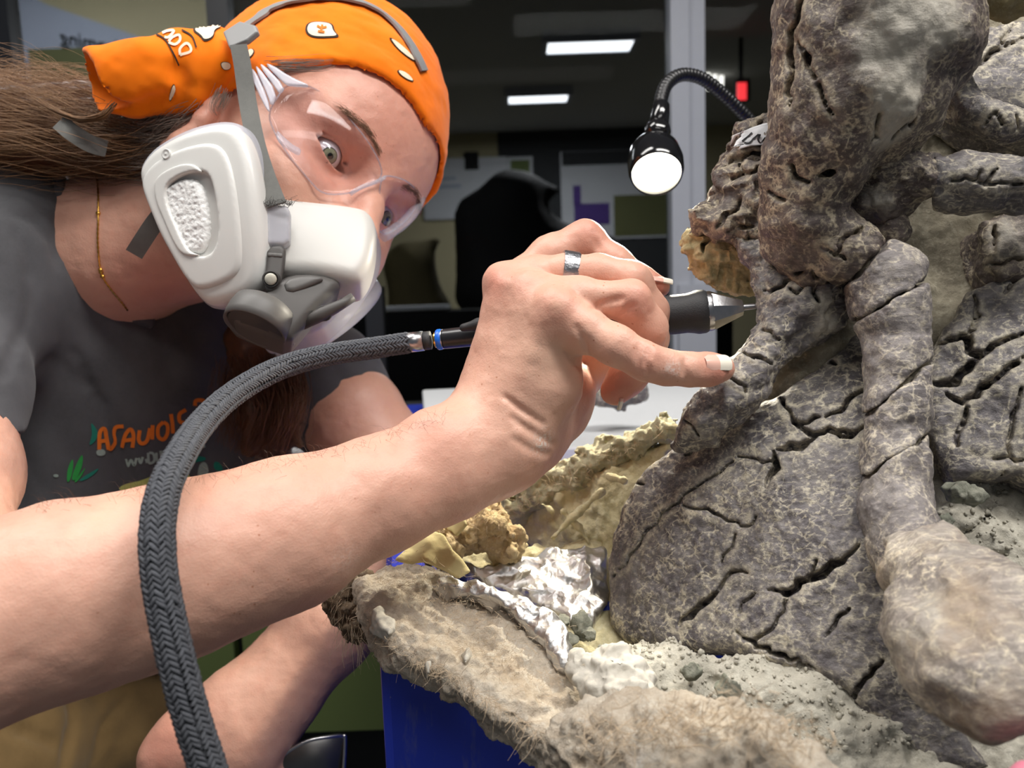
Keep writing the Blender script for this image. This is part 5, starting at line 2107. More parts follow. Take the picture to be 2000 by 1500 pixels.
PC += [(Z2(l), w) for l, w in [([(595, 915), (650, 940), (690, 1000), (720, 1060), (760, 1100), (810, 1150)], 9), ([(730, 1065), (800, 1055), (860, 1040)], 9), ([(910, 1120), (990, 1145), (1060, 1110), (1110, 1090)], 10), ([(890, 1040), (960, 1000), (1000, 985), (1060, 910), (1110, 890)], 8), ([(840, 640), (900, 690), (950, 745)], 11), ([(620, 1220), (700, 1190), (800, 1175)], 10), ([(600, 1230), (590, 1330), (560, 1400)], 9)]]
bone('broad_plate', Noisy(PLATE, 0.0020, 34, 2, 43), (1130, 560, 1960, 1530), (.29, .46), 0.0009, 'bone', PC, 0.0007, 140, 45,
     matrix=[((1430, 1225, .345), .016, .75), ((1560, 1270, .33), .018, .7), ((1300, 1240, .37), .014, .8), ((1700, 1390, .30), .012, .6)], label='broad grey plate of bone split by many cracks')
# ---- rib
RIB = chain([(1690, 505, .388, 50), (1728, 540, .386, 68), (1738, 600, .383, 68), (1752, 700, .378, 56), (1752, 800, .372, 57), (1748, 900, .366, 59), (1750, 1000, .357, 64), (1772, 1065, .346, 74)], .006)
R1 = ((1652, 562), (1718, 492))
R2 = (Z2([(1190, 432)])[0], Z2([(1420, 300)])[0])
R3 = (Z2([(1140, 1020)])[0], Z2([(1380, 815)])[0])
R4 = (Z2([(1115, 1372)])[0], Z2([(1330, 1225)])[0])
RIBN = Noisy(RIB, 0.0012, 90, 3, 53)
cuts = [(R1, (1700, 600)), (R2, (1740, 560)), (R2, (1750, 680)), (R3, (1750, 740)), (R3, (1760, 850)), (R4, (1740, 850)), (R4, (1750, 960))]
for nm, a, b, lab in (('rib_piece', 0, 1, 'uppermost piece of the broken rib'), ('rib_piece', 2, 3, 'long piece of the rib below its first break'), ('rib_piece', 4, 5, 'middle piece of the rib'), ('rib_piece', 6, None, 'lower piece of the rib above its swollen end')):
    f = Inter(RIBN, Noisy(Grow(cutplane(*cuts[a][0], .36, cuts[a][1]), -0.0007), 0.0016, 130, 3, 60 + a), 0.0012)
    if b is not None:
        f = Inter(f, Noisy(Grow(cutplane(*cuts[b][0], .36, cuts[b][1]), -0.0007), 0.0016, 130, 3, 70 + b), 0.0012)
    bone(nm, f, (1620, 440, 1880, 1200), (.30, .43), 0.0009, 'bone_rib', disp=0.0005, dsc=130, seed=61 + a, label=lab)
# the rib's core that shows inside the breaks
bone('rib_core', chain([(1700, 530, .390, 40), (1738, 600, .386, 56), (1752, 700, .381, 46), (1752, 800, .375, 47), (1748, 900, .369, 49), (1752, 1010, .360, 52)], .006), (1640, 470, 1840, 1090), (.32, .43), 0.0016, 'matrix', disp=0.0010, dsc=150, seed=65)
RE = U([chain([(1776, 1068, .346, 64), (1806, 1120, .328, 70), (1856, 1200, .300, 88), (1915, 1280, .274, 98), (1990, 1330, .26, 90)], .01), chain([(1850, 1130, .320, 46), (1920, 1180, .30, 60), (1990, 1230, .28, 70)], .02), chain([(1830, 1260, .292, 62), (1880, 1320, .275, 60)], .02)], 0.02)
bone('rib_end', Crumple(Noisy(RE, 0.003, 45, 2, 71), 0.004, 40, 19), (1660, 980, 2120, 1480), (.19, .40), 0.0014, 'bone_end', disp=0.0010, dsc=90, seed=73, matrix=[((1830, 1180, .28), .016, .5), ((1880, 1280, .25), .012, .4), ((1790, 1260, .29), .012, .5)], label='swollen tan-stained end of the rib nearest the camera')
# ---- right-hand bones
HB = U([chain([(1652, 322, .405, 30), (1720, 342, .398, 40), (1790, 352, .394, 42)], .01), chain([(1700, 312, .402, 14), (1850, 318, .394, 16)], .004)], .008)
bone('cross_bone', Noisy(U([HB, chain([(1680, 400, .405, 30), (1740, 410, .405, 26)], .01)], .015), 0.0028, 80, 3, 81), (1600, 260, 1850, 470), (.35, .45), 0.0010, 'bone_brown', [(Z1([(1000, 850), (1080, 900), (1160, 930)]), 8)], 0.0012, 120, 82, matrix=[((1720, 400, .385), .014, .9), ((1680, 380, .385), .01, .7)], label='knobbly inner end of the crossing bone')
HB2 = U([chain([(1822, 345, .394, 40), (1900, 352, .392, 46), (2100, 356, .390, 50)], .01), chain([(1822, 380, .396, 26), (2100, 392, .392, 30)], .01)], .008)
bone('cross_bone', Noisy(Inter(HB2, cutplane((1824, 290), (1822, 420), .38, (1900, 350))), 0.0018, 70, 3, 83), (1780, 270, 2140, 460), (.34, .45), 0.0010, 'bone', [(Z1([(1790, 1040), (1830, 980), (1860, 940)]), 7), (Z1([(1600, 1010), (1800, 1020), (2000, 1030)]), 6), (Z1([(1760, 950), (1740, 1010)]), 5)], 0.0008, 120, 84, label='banded bone crossing to the right edge')
TR_ = Pad([(1846, 120), (1862, 70), (1905, 42), (1990, 26), (2120, 20), (2120, 260), (1970, 250), (1895, 215), (1850, 175)], *plane3((1870, 120, .440), (2050, 60, .446), (2000, 230, .424)), 0.03, 0.006, (2, 2))
bone('upper_plate', Noisy(TR_, 0.002, 50, 3, 91), (1820, 0, 2150, 290), (.40, .49), 0.0011, 'bone', [(Z1([(1640, 450), (1720, 370), (1830, 290), (1900, 200), (1960, 120)]), 8), (Z1([(1830, 290), (1920, 250), (2000, 200)]), 7), (Z1([(1610, 240), (1700, 180), (1760, 120)]), 6), (Z1([(1560, 470), (1640, 440)]), 6)], 0.0008, 120, 92, label='smooth plate of bone in the upper right corner')
bone('curved_bone', Noisy(chain([(1852, 90, .428, 20), (1862, 160, .424, 24), (1900, 220, .418, 27), (1960, 245, .412, 26), (2120, 252, .408, 28)], .01), 0.0012, 90, 3, 95), (1800, 40, 2150, 310), (.38, .45), 0.0010, 'bone', [(Z1([(1780, 700), (1850, 640), (1880, 690)]), 5), (Z1([(1960, 640), (1970, 720)]), 5)], 0.0008, 120, 96, label='slender curved bone below the upper plate')
bone('rock_overhang', Noisy(chain([(1880, -30, .395, 50), (1960, -14, .400, 42), (2120, -20, .402, 46)], .01), 0.003, 70, 3, 97), (1800, -90, 2160, 60), (.35, .45), 0.0015, 'matrix_tan', disp=0.001, dsc=130, seed=98)
RP_ = Pad([(1816, 770), (1812, 700), (1850, 640), (1895, 560), (1960, 530), (2120, 480), (2120, 1010), (1992, 925), (1900, 932), (1864, 944), (1850, 900), (1818, 830)], *plane3((1830, 750, .408), (2000, 600, .408), (1950, 900, .388)), 0.03, 0.005, (1, 1))
bone('side_plate', Noisy(RP_, 0.0022, 45, 3, 101), (1780, 460, 2150, 1040), (.35, .45), 0.0012, 'bone',
     [(Z2(l), w) for l, w in [([(1460, 680), (1550, 620), (1650, 575), (1690, 600), (1690, 660), (1710, 690), (1800, 660), (1900, 610), (2000, 570)], 13), ([(1690, 330), (1740, 400), (1740, 470), (1710, 520), (1700, 590)], 7), ([(1460, 850), (1600, 850), (1680, 770), (1760, 700)], 14), ([(1570, 910), (1650, 960), (1760, 880), (1880, 790), (2000, 700)], 14), ([(1680, 990), (1650, 1080), (1630, 1200)], 8), ([(1990, 880), (1960, 1000), (1920, 1110), (1920, 1240)], 7), ([(1830, 1275), (1920, 1260), (2000, 1280)], 8), ([(2000, 190), (1940, 270), (1890, 350)], 8), ([(1760, 470), (1700, 560)], 5), ([(1900, 1350), (1885, 1370)], 10)]], 0.0009, 120, 103,
     matrix=[((1935, 600, .39), .008, .8), ((1840, 900, .39), .012, .6)], label='cracked plate of bone right of the rib')
bone('back_plate', Noisy(Pad([(1930, 430), (2000, 400), (2120, 400), (2120, 540), (1960, 540), (1935, 500)], *plane3((1950, 450, .42), (2080, 430, .42), (2000, 530, .412)), 0.03, 0.006), 0.003, 60, 3, 107), (1890, 370, 2150, 570), (.38, .47), 0.0012, 'bone_brown', [(Z1([(1840, 1260), (1830, 1400)]), 8), (Z2([(1810, 190), (1900, 160), (2000, 155)]), 9)], 0.0010, 120, 108, matrix=[((1990, 440, .41), .02, .7)])
bone('nodule', Noisy(Ell(W(1742, 452, .405), (RP(34, .4), RP(34, .4), RP(36, .4))), 0.0012, 120, 3, 109), (1680, 390, 1800, 510), (.37, .44), 0.0010, 'bone_brown', disp=0.0006, dsc=150, seed=110, label='small dark round nodule in the matrix')

# ---- paper label with marker strokes
MAT['paper'] = plain('paper', srgb(226, 226, 228), 0.8, var=0.03)
MAT['ink'] = plain('ink', srgb(24, 22, 26), 0.6, var=0.1)
_fb = bvh_of(*[o for o in fossil.children if o.name.startswith('skull_bone')])
_lb = [(1424, 296), (1430, 282), (1436, 264), (1450, 257), (1468, 252), (1490, 247), (1516, 238), (1518, 283), (1494, 286), (1466, 289), (1444, 293)]
paper = mk('paper_label', *(lambda d: (np.array([v.co for v in d.data.vertices]) + ORIGIN['fossil_block'], [list(p.vertices) for p in d.data.polygons]))(decal('tmp_decal', _fb, _lb, MAT['paper'], fossil, 0.0016, 6, 0)), MAT['paper'])
bpy.data.objects.remove(bpy.data.objects['tmp_decal'])
_md = paper.modifiers.new('thickness', 'SOLIDIFY')
_md.thickness = 0.0004
tag(paper, 'torn white paper label with black marker letters stuck on the fossil', 'label')
_pb = bvh_of(paper)
for st in ([[(1449, 278), (1458, 270), (1470, 260)], [(1450, 279), (1462, 281), (1472, 272), (1482, 263)]], [[(1484, 263), (1481, 273), (1486, 279), (1494, 270), (1500, 267), (1502, 278)]]):
    stroke_decal('letter', _pb, st, 3.4, MAT['ink'], paper, 0.0007, 3)
# ---- crumbs of rock strewn over the matrix
_gb = bvh_of(*[o for o in fossil.children if o.name.split('.')[0] == 'rock_matrix'])
_ph = (1 + 5 ** 0.5) / 2
_iv = np.array([(-1, _ph, 0), (1, _ph, 0), (-1, -_ph, 0), (1, -_ph, 0), (0, -1, _ph), (0, 1, _ph), (0, -1, -_ph), (0, 1, -_ph), (_ph, 0, -1), (_ph, 0, 1), (-_ph, 0, -1), (-_ph, 0, 1)]) / 1.9
_if = np.array([(0, 11, 5), (0, 5, 1), (0, 1, 7), (0, 7, 10), (0, 10, 11), (1, 5, 9), (5, 11, 4), (11, 10, 2), (10, 7, 6), (7, 1, 8), (3, 9, 4), (3, 4, 2), (3, 2, 6), (3, 6, 8), (3, 8, 9), (4, 9, 5), (2, 4, 11), (6, 2, 10), (8, 6, 7), (9, 8, 1)])
_rg = np.random.default_rng(19)
_uv = np.vstack([np.c_[_rg.uniform(1150, 1780, 700), _rg.uniform(1250, 1470, 700)], np.c_[_rg.uniform(1820, 2000, 260), _rg.uniform(930, 1200, 260)], np.c_[_rg.uniform(1180, 1560, 260), _rg.normal(1262, 14, 260)]])
_cp, _cn = throw(_gb, _uv, 0.0)
_op, _ = throw(bvh_of(*[o for o in fossil.children if o.name.split('.')[0] in ('broad_plate', 'rib_end', 'rib_piece', 'side_plate')]), _uv, 0.0)
_V, _Q = [], []
for p, n, q in zip(_cp, _cn, _op):
    if p is None or (q is not None and np.linalg.norm(q - CAM) < np.linalg.norm(p - CAM)):
        continue
    r = 0.0004 + 0.0014 * _rg.uniform() ** 3
    _Q.append(_if + 12 * len(_V))
    _V.append(p + n * r * 0.35 + _iv * r * _rg.uniform(0.6, 1.2, 3) * _rg.uniform(0.75, 1.2, (12, 1)))
tag(mk('rock_crumbs', np.concatenate(_V), np.concatenate(_Q), MAT['matrix_grey'], fossil, False), kind='stuff')
#@@SECTION6
# ================================================================== PLASTER JACKET, FOIL, RUBBLE


def jacket_material():
    M = Mat('jacket')
    base = M.mix(M.step(M.noise(42, 6, 0.7), 0.36, 0.66), srgb(190, 172, 150), srgb(218, 207, 190))
    base = M.mix(M.math('MULTIPLY', M.step(M.noise(240, 6, 0.75), 0.50, 0.66), 0.8), base, srgb(222, 214, 200))
    base = M.mix(M.math('MULTIPLY', M.step(M.noise(16, 4, 0.6), 0.60, 0.66), 0.7), base, srgb(226, 222, 214))
    n1 = M.bump(M.noise(520, 6, 0.75), 0.9, 0.0022)
    n2 = M.bump(M.noise(120, 4, 0.6), 0.4, 0.003, n1)
    return M.set(color=base, rough=0.95, normal=n2, spec=0.15)


def foil_material():
    M = Mat('foil')
    n1 = M.bump(M.voro(120, 'F1', M.warp(60, 0.02)), 0.35, 0.003)
    n2 = M.bump(M.noise(300, 4, 0.6), 0.2, 0.001, n1)
    return M.set(color=M.mix(M.noise(30, 4), srgb(190, 190, 192), srgb(226, 224, 220)), rough=0.42, metal=1.0, normal=n2)


MAT['jacket'] = jacket_material()
MAT['foil'] = foil_material()
MAT['plaster'] = plain('plaster', srgb(186, 181, 170), 0.9, var=0.06, bump=0.6, bscale=300)
MAT['far_rim'] = matrix_material('far_rim', srgb(164, 160, 132), srgb(192, 188, 160), srgb(190, 160, 120))
MAT['inner'] = matrix_material('inner', srgb(196, 186, 146), srgb(218, 208, 172), srgb(226, 220, 192))
MAT['burlap'] = matrix_material('burlap', srgb(196, 168, 126), srgb(230, 210, 166), srgb(238, 222, 188))
MAT['burlap_dark'] = matrix_material('burlap_dark', srgb(92, 78, 62), srgb(128, 110, 90), srgb(160, 150, 136))
MAT['fibre'] = plain('fibre', srgb(204, 182, 154), 0.8, var=0.3, scale=300)
MAT['torn_paper'] = plain('torn_paper', srgb(216, 202, 148), 0.85, var=0.08, bump=0.3, bscale=200)
MAT['stone'] = matrix_material('stone', srgb(116, 118, 106), srgb(148, 148, 134), srgb(170, 168, 154))

jacket = empty('plaster_jacket', W(1000, 1300, .40))
tag(jacket, 'opened burlap and plaster field jacket cradling the fossil on the blue table', 'plaster jacket')


def jpart(name, f, px, dr, h, mat, disp=0.0015, dsc=120, seed=0, label=None, par=None, octs=4, warp=None):
    P = [W(u, v, d) for u in (px[0], px[2]) for v in (px[1], px[3]) for d in dr]
    V, Q = nets(f, *bounds(P, 0.006), h)
    V = V + vnormals(V, Q) * (disp * fbm(V, dsc, octs, seed, 0.6))[:, None]
    if warp is not None:
        V = V + warp[0] * (warp[1] * fbm(V, warp[2], 2, seed))[:, None]
    o = mk(name, V, Q, MAT[mat], par or jacket)
    if label:
        o['label'] = label
    return o


PLJ = plane3((720, 1110, .425), (870, 1312, .362), (1060, 1232, .398))
RIM = Pad([(690, 1122), (735, 1096), (795, 1088), (860, 1108), (920, 1130), (985, 1158), (1060, 1235), (1110, 1295), (1180, 1330), (1260, 1370), (1400, 1400), (1500, 1420), (1600, 1530), (1180, 1530), (1060, 1442), (962, 1370), (905, 1330), (868, 1310), (820, 1282), (770, 1248), (728, 1205), (712, 1165)], *PLJ, 0.022, 0.006, (0, 0))
rim = jpart('rim', Noisy(RIM, 0.0035, 45, 4, 201), (640, 1060, 1660, 1580), (.24, .46), 0.0011, 'jacket', 0.0016, 190, 203, 'fuzzy tan burlap and plaster rim in front')
JB = bvh_of(rim)
for i, ol in enumerate(([(728, 1186), (742, 1178), (756, 1196), (772, 1206), (776, 1226), (762, 1236), (742, 1222), (730, 1206)], [(828, 1290), (846, 1282), (838, 1306)], [(902, 1260), (922, 1250), (926, 1276), (910, 1290)])):
    o_, n_ = PLJ
    jpart('plaster_chip', Noisy(Pad(ol, o_ + n_ * 0.003, n_, 0.010, 0.002), 0.0015, 160, 3, 210 + i), (700, 1150, 960, 1330), (.33, .44), 0.0010, 'plaster', 0.0006, 220, 5)
# fuzzy front end, close to the lens
NF = U([chain([(1180, 1500, .300, 50), (1320, 1492, .283, 60), (1480, 1500, .266, 66), (1620, 1580, .255, 80)], .02), chain([(1120, 1450, .315, 40), (1250, 1440, .305, 44), (1400, 1462, .285, 44)], .02)], 0.03)
jpart('rim_end', Noisy(NF, 0.004, 60, 3, 221), (1040, 1330, 1720, 1680), (.21, .36), 0.0014, 'jacket', 0.0022, 150, 223, 'shaggy near end of the rim')
PW = Sub(U([chain([(1146, 1300, .362, 24), (1200, 1296, .358, 30), (1245, 1334, .342, 30), (1268, 1376, .33, 22)], .01), chain([(1170, 1340, .348, 26), (1240, 1386, .328, 26)], .01)], .012), U([Ell(W(1222, 1296, .335), (.007, .007, .006)), Ell(W(1262, 1342, .322), (.006, .006, .007))], 0), .006)
jpart('plaster_lump', Noisy(PW, 0.004, 60, 4, 231), (1080, 1210, 1340, 1450), (.29, .40), 0.0012, 'plaster', 0.0022, 130, 233, 'white plaster lump beside the broad plate')
# far side of the jacket
PLI = plane3((1290, 850, .475), (985, 1015, .545), (1150, 1075, .500))
jpart('inner_wall', Noisy(Pad([(1320, 838), (1240, 875), (1150, 925), (1060, 970), (985, 1012), (1000, 1060), (1060, 1090), (1200, 1100), (1260, 960)], *PLI, 0.02, 0.006, (1, 1)), 0.005, 55, 3, 241), (940, 790, 1360, 1150), (.42, .60), 0.0014, 'inner', 0.0014, 130, 243, 'pale yellow inside of the far jacket wall')
for i, gd in enumerate(([(1175, 960, .480, 6), (1130, 1000, .490, 6), (1080, 1050, .492, 6)], [(1100, 1000, .495, 5), (1130, 1030, .492, 5), (1150, 1060, .49, 5)], [(1060, 985, .505, 5), (1080, 1000, .50, 5)], [(1190, 930, .478, 6), (1220, 940, .470, 7)])):
    jpart('fold', Noisy(chain(gd, .003), 0.0015, 120, 3, 250 + i), (1000, 880, 1280, 1110), (.43, .54), 0.0010, 'inner', 0.0006, 200, 251)
TOP = U([chain([(1312, 836, .478, 12), (1230, 872, .494, 18), (1150, 915, .512, 24), (1060, 962, .532, 28), (985, 1006, .548, 26)], .006), chain([(1290, 838, .49, 12), (1200, 876, .508, 18), (1100, 930, .53, 22), (1010, 985, .552, 20)], .006)], 0.01)
jpart('far_rim', Crumple(Noisy(TOP, 0.003, 70, 2, 261), 0.006, 110, 262), (930, 790, 1360, 1070), (.44, .60), 0.0012, 'far_rim', 0.0014, 170, 263, 'far burlap edge of the jacket')
jpart('torn_burlap', Noisy(U([chain([(860, 1040, .455, 30), (930, 1030, .462, 40), (985, 1060, .465, 34)], .01), chain([(800, 1060, .45, 22), (860, 1060, .452, 28)], .01)], .02), 0.007, 80, 4, 271), (740, 960, 1060, 1130), (.40, .52), 0.0011, 'burlap', 0.0020, 180, 273, 'torn yellow-lit burlap chunk under the wrist')
for i, (ol, pl) in enumerate((([(770, 1085), (812, 1040), (838, 1030), (868, 1046), (884, 1074), (908, 1094), (920, 1112), (896, 1120), (860, 1104), (815, 1094)], ((790, 1070, .414), (900, 1095, .410), (840, 1035, .424))), ([(868, 1022), (905, 1010), (915, 1030), (890, 1046)], ((870, 1030, .430), (910, 1015, .432), (890, 1045, .424))))):
    _pl = plane3(*pl)
    jpart('torn_scrap', Pad(ol, *_pl, 0.0024, 0.0008), (740, 990, 960, 1150), (.38, .48), 0.0009, 'torn_paper', 0.0002, 200, 283, warp=(_pl[1], .004, 60))
jpart('burlap_tuft', Noisy(U([chain([(690, 1135, .440, 34), (672, 1170, .436, 32), (690, 1205, .428, 26), (712, 1236, .420, 12)], .01), chain([(655, 1150, .445, 16), (680, 1180, .44, 20)], .01)], .01), 0.005, 90, 4, 291), (610, 1080, 760, 1280), (.39, .48), 0.0011, 'burlap_dark', 0.0020, 200, 293, 'dark frayed burlap corner')
jpart('jacket_bed', Noisy(Pad([(860, 1100), (900, 1070), (1000, 1062), (1200, 1050), (1320, 1100), (1320, 1290), (1140, 1310), (1060, 1230), (960, 1150)], *plane3((900, 1090, .478), (1200, 1080, .486), (1180, 1290, .405)), 0.02, 0.006), 0.004, 60, 3, 295), (820, 1010, 1380, 1350), (.37, .54), 0.0018, 'inner', 0.0016, 140, 297, 'rubble-strewn floor of the jacket under the foil')
# loose fibres
rg = np.random.default_rng(77)
lines, rr = [], []


def fuzz(guide, n, sp, L0, L1, r, dn=0.0):
    G = spline(np.array(guide, float), 12)
    for i in range(n):
        g = G[rg.integers(len(G))]
        p = W(g[0] + rg.normal(0, sp), g[1] + rg.normal(0, sp), g[2] + rg.normal(0, .004))
        L = rg.uniform(L0, L1)
        d = unit(RIGHT * rg.normal(0, 1) + UP * rg.normal(-dn, .8) - FWD * rg.uniform(0, .9))
        c = RIGHT * rg.normal(0, .5) + UP * rg.normal(-dn * .8, .5)
        lines.append([p, p + d * L * .35, p + d * L * .7 + c * L * .25, p + d * L * .9 + c * L * .6])
        rr.append(r * rg.uniform(.6, 1.3))


fuzz([(728, 1208, .396), (800, 1275, .372), (870, 1312, .360), (962, 1372, .340), (1060, 1442, .318)], 420, 5, .003, .009, .00012, 0.5)
fuzz([(760, 1130, .415), (900, 1220, .385), (1050, 1330, .35)], 1300, 42, .002, .006, .00010)
fuzz([(985, 1006, .530), (1060, 962, .52), (1150, 915, .50), (1300, 840, .475)], 260, 8, .003, .008, .00014)
fuzz([(860, 1025, .44), (930, 1005, .45), (985, 1040, .455)], 220, 14, .003, .010, .00013)
fuzz([(672, 1140, .43), (680, 1200, .425), (708, 1240, .415)], 260, 12, .004, .014, .00014, 1.2)
V, Q = strands_geo(lines, rr)
tag(mk('burlap_fibres', V, Q, MAT['fibre'], jacket), kind='stuff')
lines, rr = [], []
fuzz([(1150, 1430, .285), (1300, 1410, .268), (1450, 1400, .250), (1580, 1450, .240)], 420, 26, .004, .012, .00018)
V, Q = strands_geo(lines, rr)
tag(mk('burlap_fibres', V, Q, MAT['fibre'], jacket), kind='stuff')

# foil lining
foil = empty('foil_lining', W(1050, 1180, .43))
tag(foil, 'crumpled aluminium foil lining the jacket against the bone', 'foil')


jpart('foil_sheet', Crumple(Pad([(900, 1088), (960, 1102), (1020, 1088), (1060, 1074), (1180, 1066), (1180, 1190), (1140, 1225), (1090, 1200), (1020, 1158), (950, 1136), (896, 1112)], *plane3((920, 1100, .462), (1150, 1080, .470), (1120, 1210, .424)), 0.012, 0.004), 0.006, 55, 301), (860, 1030, 1220, 1260), (.38, .52), 0.0010, 'foil', 0.0006, 100, 303, 'bright crumpled foil lit by the lamp', foil)
jpart('foil_fold', Crumple(Pad([(846, 1120), (868, 1108), (905, 1126), (960, 1140), (1030, 1168), (1090, 1200), (1118, 1250), (1126, 1300), (1100, 1306), (1070, 1256), (1030, 1212), (985, 1172), (900, 1146), (852, 1138)], *plane3((870, 1120, .414), (1080, 1220, .390), (1110, 1295, .372)), 0.012, 0.003), 0.004, 80, 311), (810, 1070, 1160, 1340), (.34, .45), 0.0009, 'foil', 0.0005, 120, 313, 'dull folded edge of the foil along the rim', foil)

# rubble: single stones
def stone(u, v, d, r, seed, mat='stone'):
    s = np.random.default_rng(seed)
    c = W(u, v, d)
    R_ = RP(r, d)
    f = Crumple(Ell(c, R_ * s.uniform(0.65, 1.15, 3)), R_ * 0.75, 0.75 / R_, seed)
    o = sdf_mesh('rubble_stone', f, c - R_ * 1.7, c + R_ * 1.7, max(R_ / 7, 0.0006), MAT[mat])
    return o


for i, (u, v, d, r, lab) in enumerate(((1136, 1222, .405, 26, 'rounded grey-green pebble by the lower left of the broad plate'), (1112, 1248, .398, 16, 'small dark pebble below the rounded one, next to the foil'), (1150, 1240, .398, 15, 'small pebble wedged against the plate corner'), (1100, 1212, .405, 13, 'tiny pebble lying on the foil fold'), (1868, 958, .385, 24, 'chip of grey rock right of the rib, below the side plate'), (1905, 968, .38, 18, 'small rock chip right of the larger one below the side plate'), (1845, 1030, .372, 20, 'rock chip in the gap beside the lower rib'), (1420, 1350, .335, 26, 'flat grey stone below the broad plate'), (1350, 1310, .35, 18, 'pale stone left of the flat grey one'), (1180, 1268, .385, 12, 'crumb of rock above the white plaster lump'))):
    tag(stone(u, v, d, r, 400 + i), lab, 'stone', 'loose stones around the fossil')

# ================================================================== TABLE, FOAM, SMALL THINGS
MAT['blue'] = None
M_ = Mat('blue')
_b = M_.mix(M_.noise(22, 4), srgb(26, 48, 168), srgb(38, 64, 196))
_b = M_.mix(M_.math('MULTIPLY', M_.step(M_.noise(1.0, 5, 0.7, 0, M_.stretch(None, (0.2, 0.1, 0.4), (60, 60, 14))), 0.60, 0.75), 0.45), _b, srgb(110, 116, 150))
_b = M_.mix(M_.step(M_.noise(130, 4, 0.7), 0.70, 0.73), _b, srgb(150, 150, 150))
MAT['blue'] = M_.set(color=_b, rough=0.38, normal=M_.bump(M_.noise(90, 4), 0.12, 0.002), spec=0.5)
MAT['foam'] = plain('foam', srgb(214, 216, 218), 0.85, var=0.05, scale=160, bump=0.4, bscale=500)

CX = W(735, 1228, .42)
TZ = CX[2]
_a = math.radians(7)
TXD, TYD = np.array([math.cos(_a), math.sin(_a), 0]), np.array([-math.sin(_a), math.cos(_a), 0])


def tpt(x, y, z=0.0):
    return CX + TXD * x + TYD * y + np.array([0, 0, z])


import bmesh


def bevel_box(name, o, ax, x0, x1, y0, y1, z0, z1, mat, parent=None, bev=0.004, seg=3):
    bm = bmesh.new()
    vs = [bm.verts.new(Vector(o + ax[0] * x + ax[1] * y + ax[2] * z)) for x in (x0, x1) for y in (y0, y1) for z in (z0, z1)]
    for f in ((0, 1, 3, 2), (4, 6, 7, 5), (0, 4, 5, 1), (2, 3, 7, 6), (0, 2, 6, 4), (1, 5, 7, 3)):
        bm.faces.new([vs[i] for i in f])
    bmesh.ops.recalc_face_normals(bm, faces=bm.faces)
    if bev:
        bmesh.ops.bevel(bm, geom=bm.edges[:], offset=bev, segments=seg, affect='EDGES', profile=0.6)
    bm.verts.index_update()
    V = np.array([v.co[:] for v in bm.verts])
    Fc = [[v.index for v in f.verts] for f in bm.faces]
    bm.free()
    return autosmooth(mk(name, V, Fc, mat, parent), 35)


_Z = np.array([0, 0, 1.0])
table = empty('blue_table', tpt(0.6, 0.5, -TZ))
tag(table, 'worn blue plastic work table under the jacket', 'table')
bevel_box('table_body', CX, (TXD, TYD, _Z), 0, 1.3, 0, 0.86, -0.40, 0, MAT['blue'], table, 0.012)
for x, y in ((0.03, 0.04), (1.2, 0.04), (0.03, 0.76), (1.2, 0.76)):
    bevel_box('leg', CX, (TXD, TYD, _Z), x, x + 0.06, y, y + 0.06, -TZ, -0.39, MAT['blue'], table, 0.006)
foam = bevel_box('foam_sheet', CX, (TXD, TYD, _Z), 0.035, 1.0, 0.30, 0.80, 0.0005, 0.030, MAT['foam'], None, 0.004)
tag(foam, 'thick white foam sheet lying on the blue table', 'foam sheet')
foam2 = bevel_box('foam_scrap', W(560, 900, .86), (RIGHT, unit(np.cross(_Z, RIGHT)), _Z), -0.03, 0.09, 0, 0.1, -0.06, 0.012, MAT['foam'], None, 0.006)
tag(foam2, 'small white foam scrap behind the forearm', 'foam')
_sp = W(1205, 776, .80)
scrap = sdf_mesh('bone_scrap', Noisy(U([Ell(_sp, (.030, .018, .010)), Ell(_sp + RIGHT * 0.015 + UP * 0.008, (.012, .012, .010))], .01), 0.006, 70, 4, 501), _sp - 0.06, _sp + 0.06, 0.0018, MAT['bone'])
tag(scrap, 'small dark bone fragment resting on the foam sheet', 'bone fragment')
MAT['pink'] = plain('pink', srgb(206, 120, 140), 0.8, var=0.1)
_pk = sdf_mesh('pink_cloth', Noisy(chain([(2016, 1516, .24, 34), (1990, 1570, .235, 36), (2080, 1570, .235, 50)], .01), 0.002, 70, 3, 503), *bounds([W(1900, 1420, .22), W(2160, 1660, .26)], .02), 0.0014, MAT['pink'])
tag(_pk, 'corner of a pink cloth at the lower right edge', 'cloth')
# metal scoop at the bottom edge
MAT['dark_steel'] = plain('dark_steel', srgb(92, 92, 92), 0.3, 0.9, var=0.2, scale=40)
pan = empty('metal_pan', W(620, 1560, .56))
tag(pan, 'dark steel pan beside the lower hand', 'pan')
_V, _F = [], []
rimc = spline([(530, 1500, .545), (560, 1470, .55), (600, 1448, .555), (640, 1440, .56), (668, 1438, .565), (674, 1450, .565), (668, 1560, .56)], 8)
P0 = WA(rimc)
P1 = P0 - UP * 0.07 + FWD * 0.01
mbp = MB()
mbp.add(np.vstack([P0, P1]), [(i, i + 1, len(P0) + i + 1, len(P0) + i) for i in range(len(P0) - 1)])
_o = mbp.build('pan_wall', MAT['dark_steel'], pan, True)
_o.modifiers.new('thickness', 'SOLIDIFY').thickness = 0.0015
mbp = MB()
mbp.tube(P0, 0.0017, 8)
mbp.build('pan_rim', MAT['steel'], pan, True)
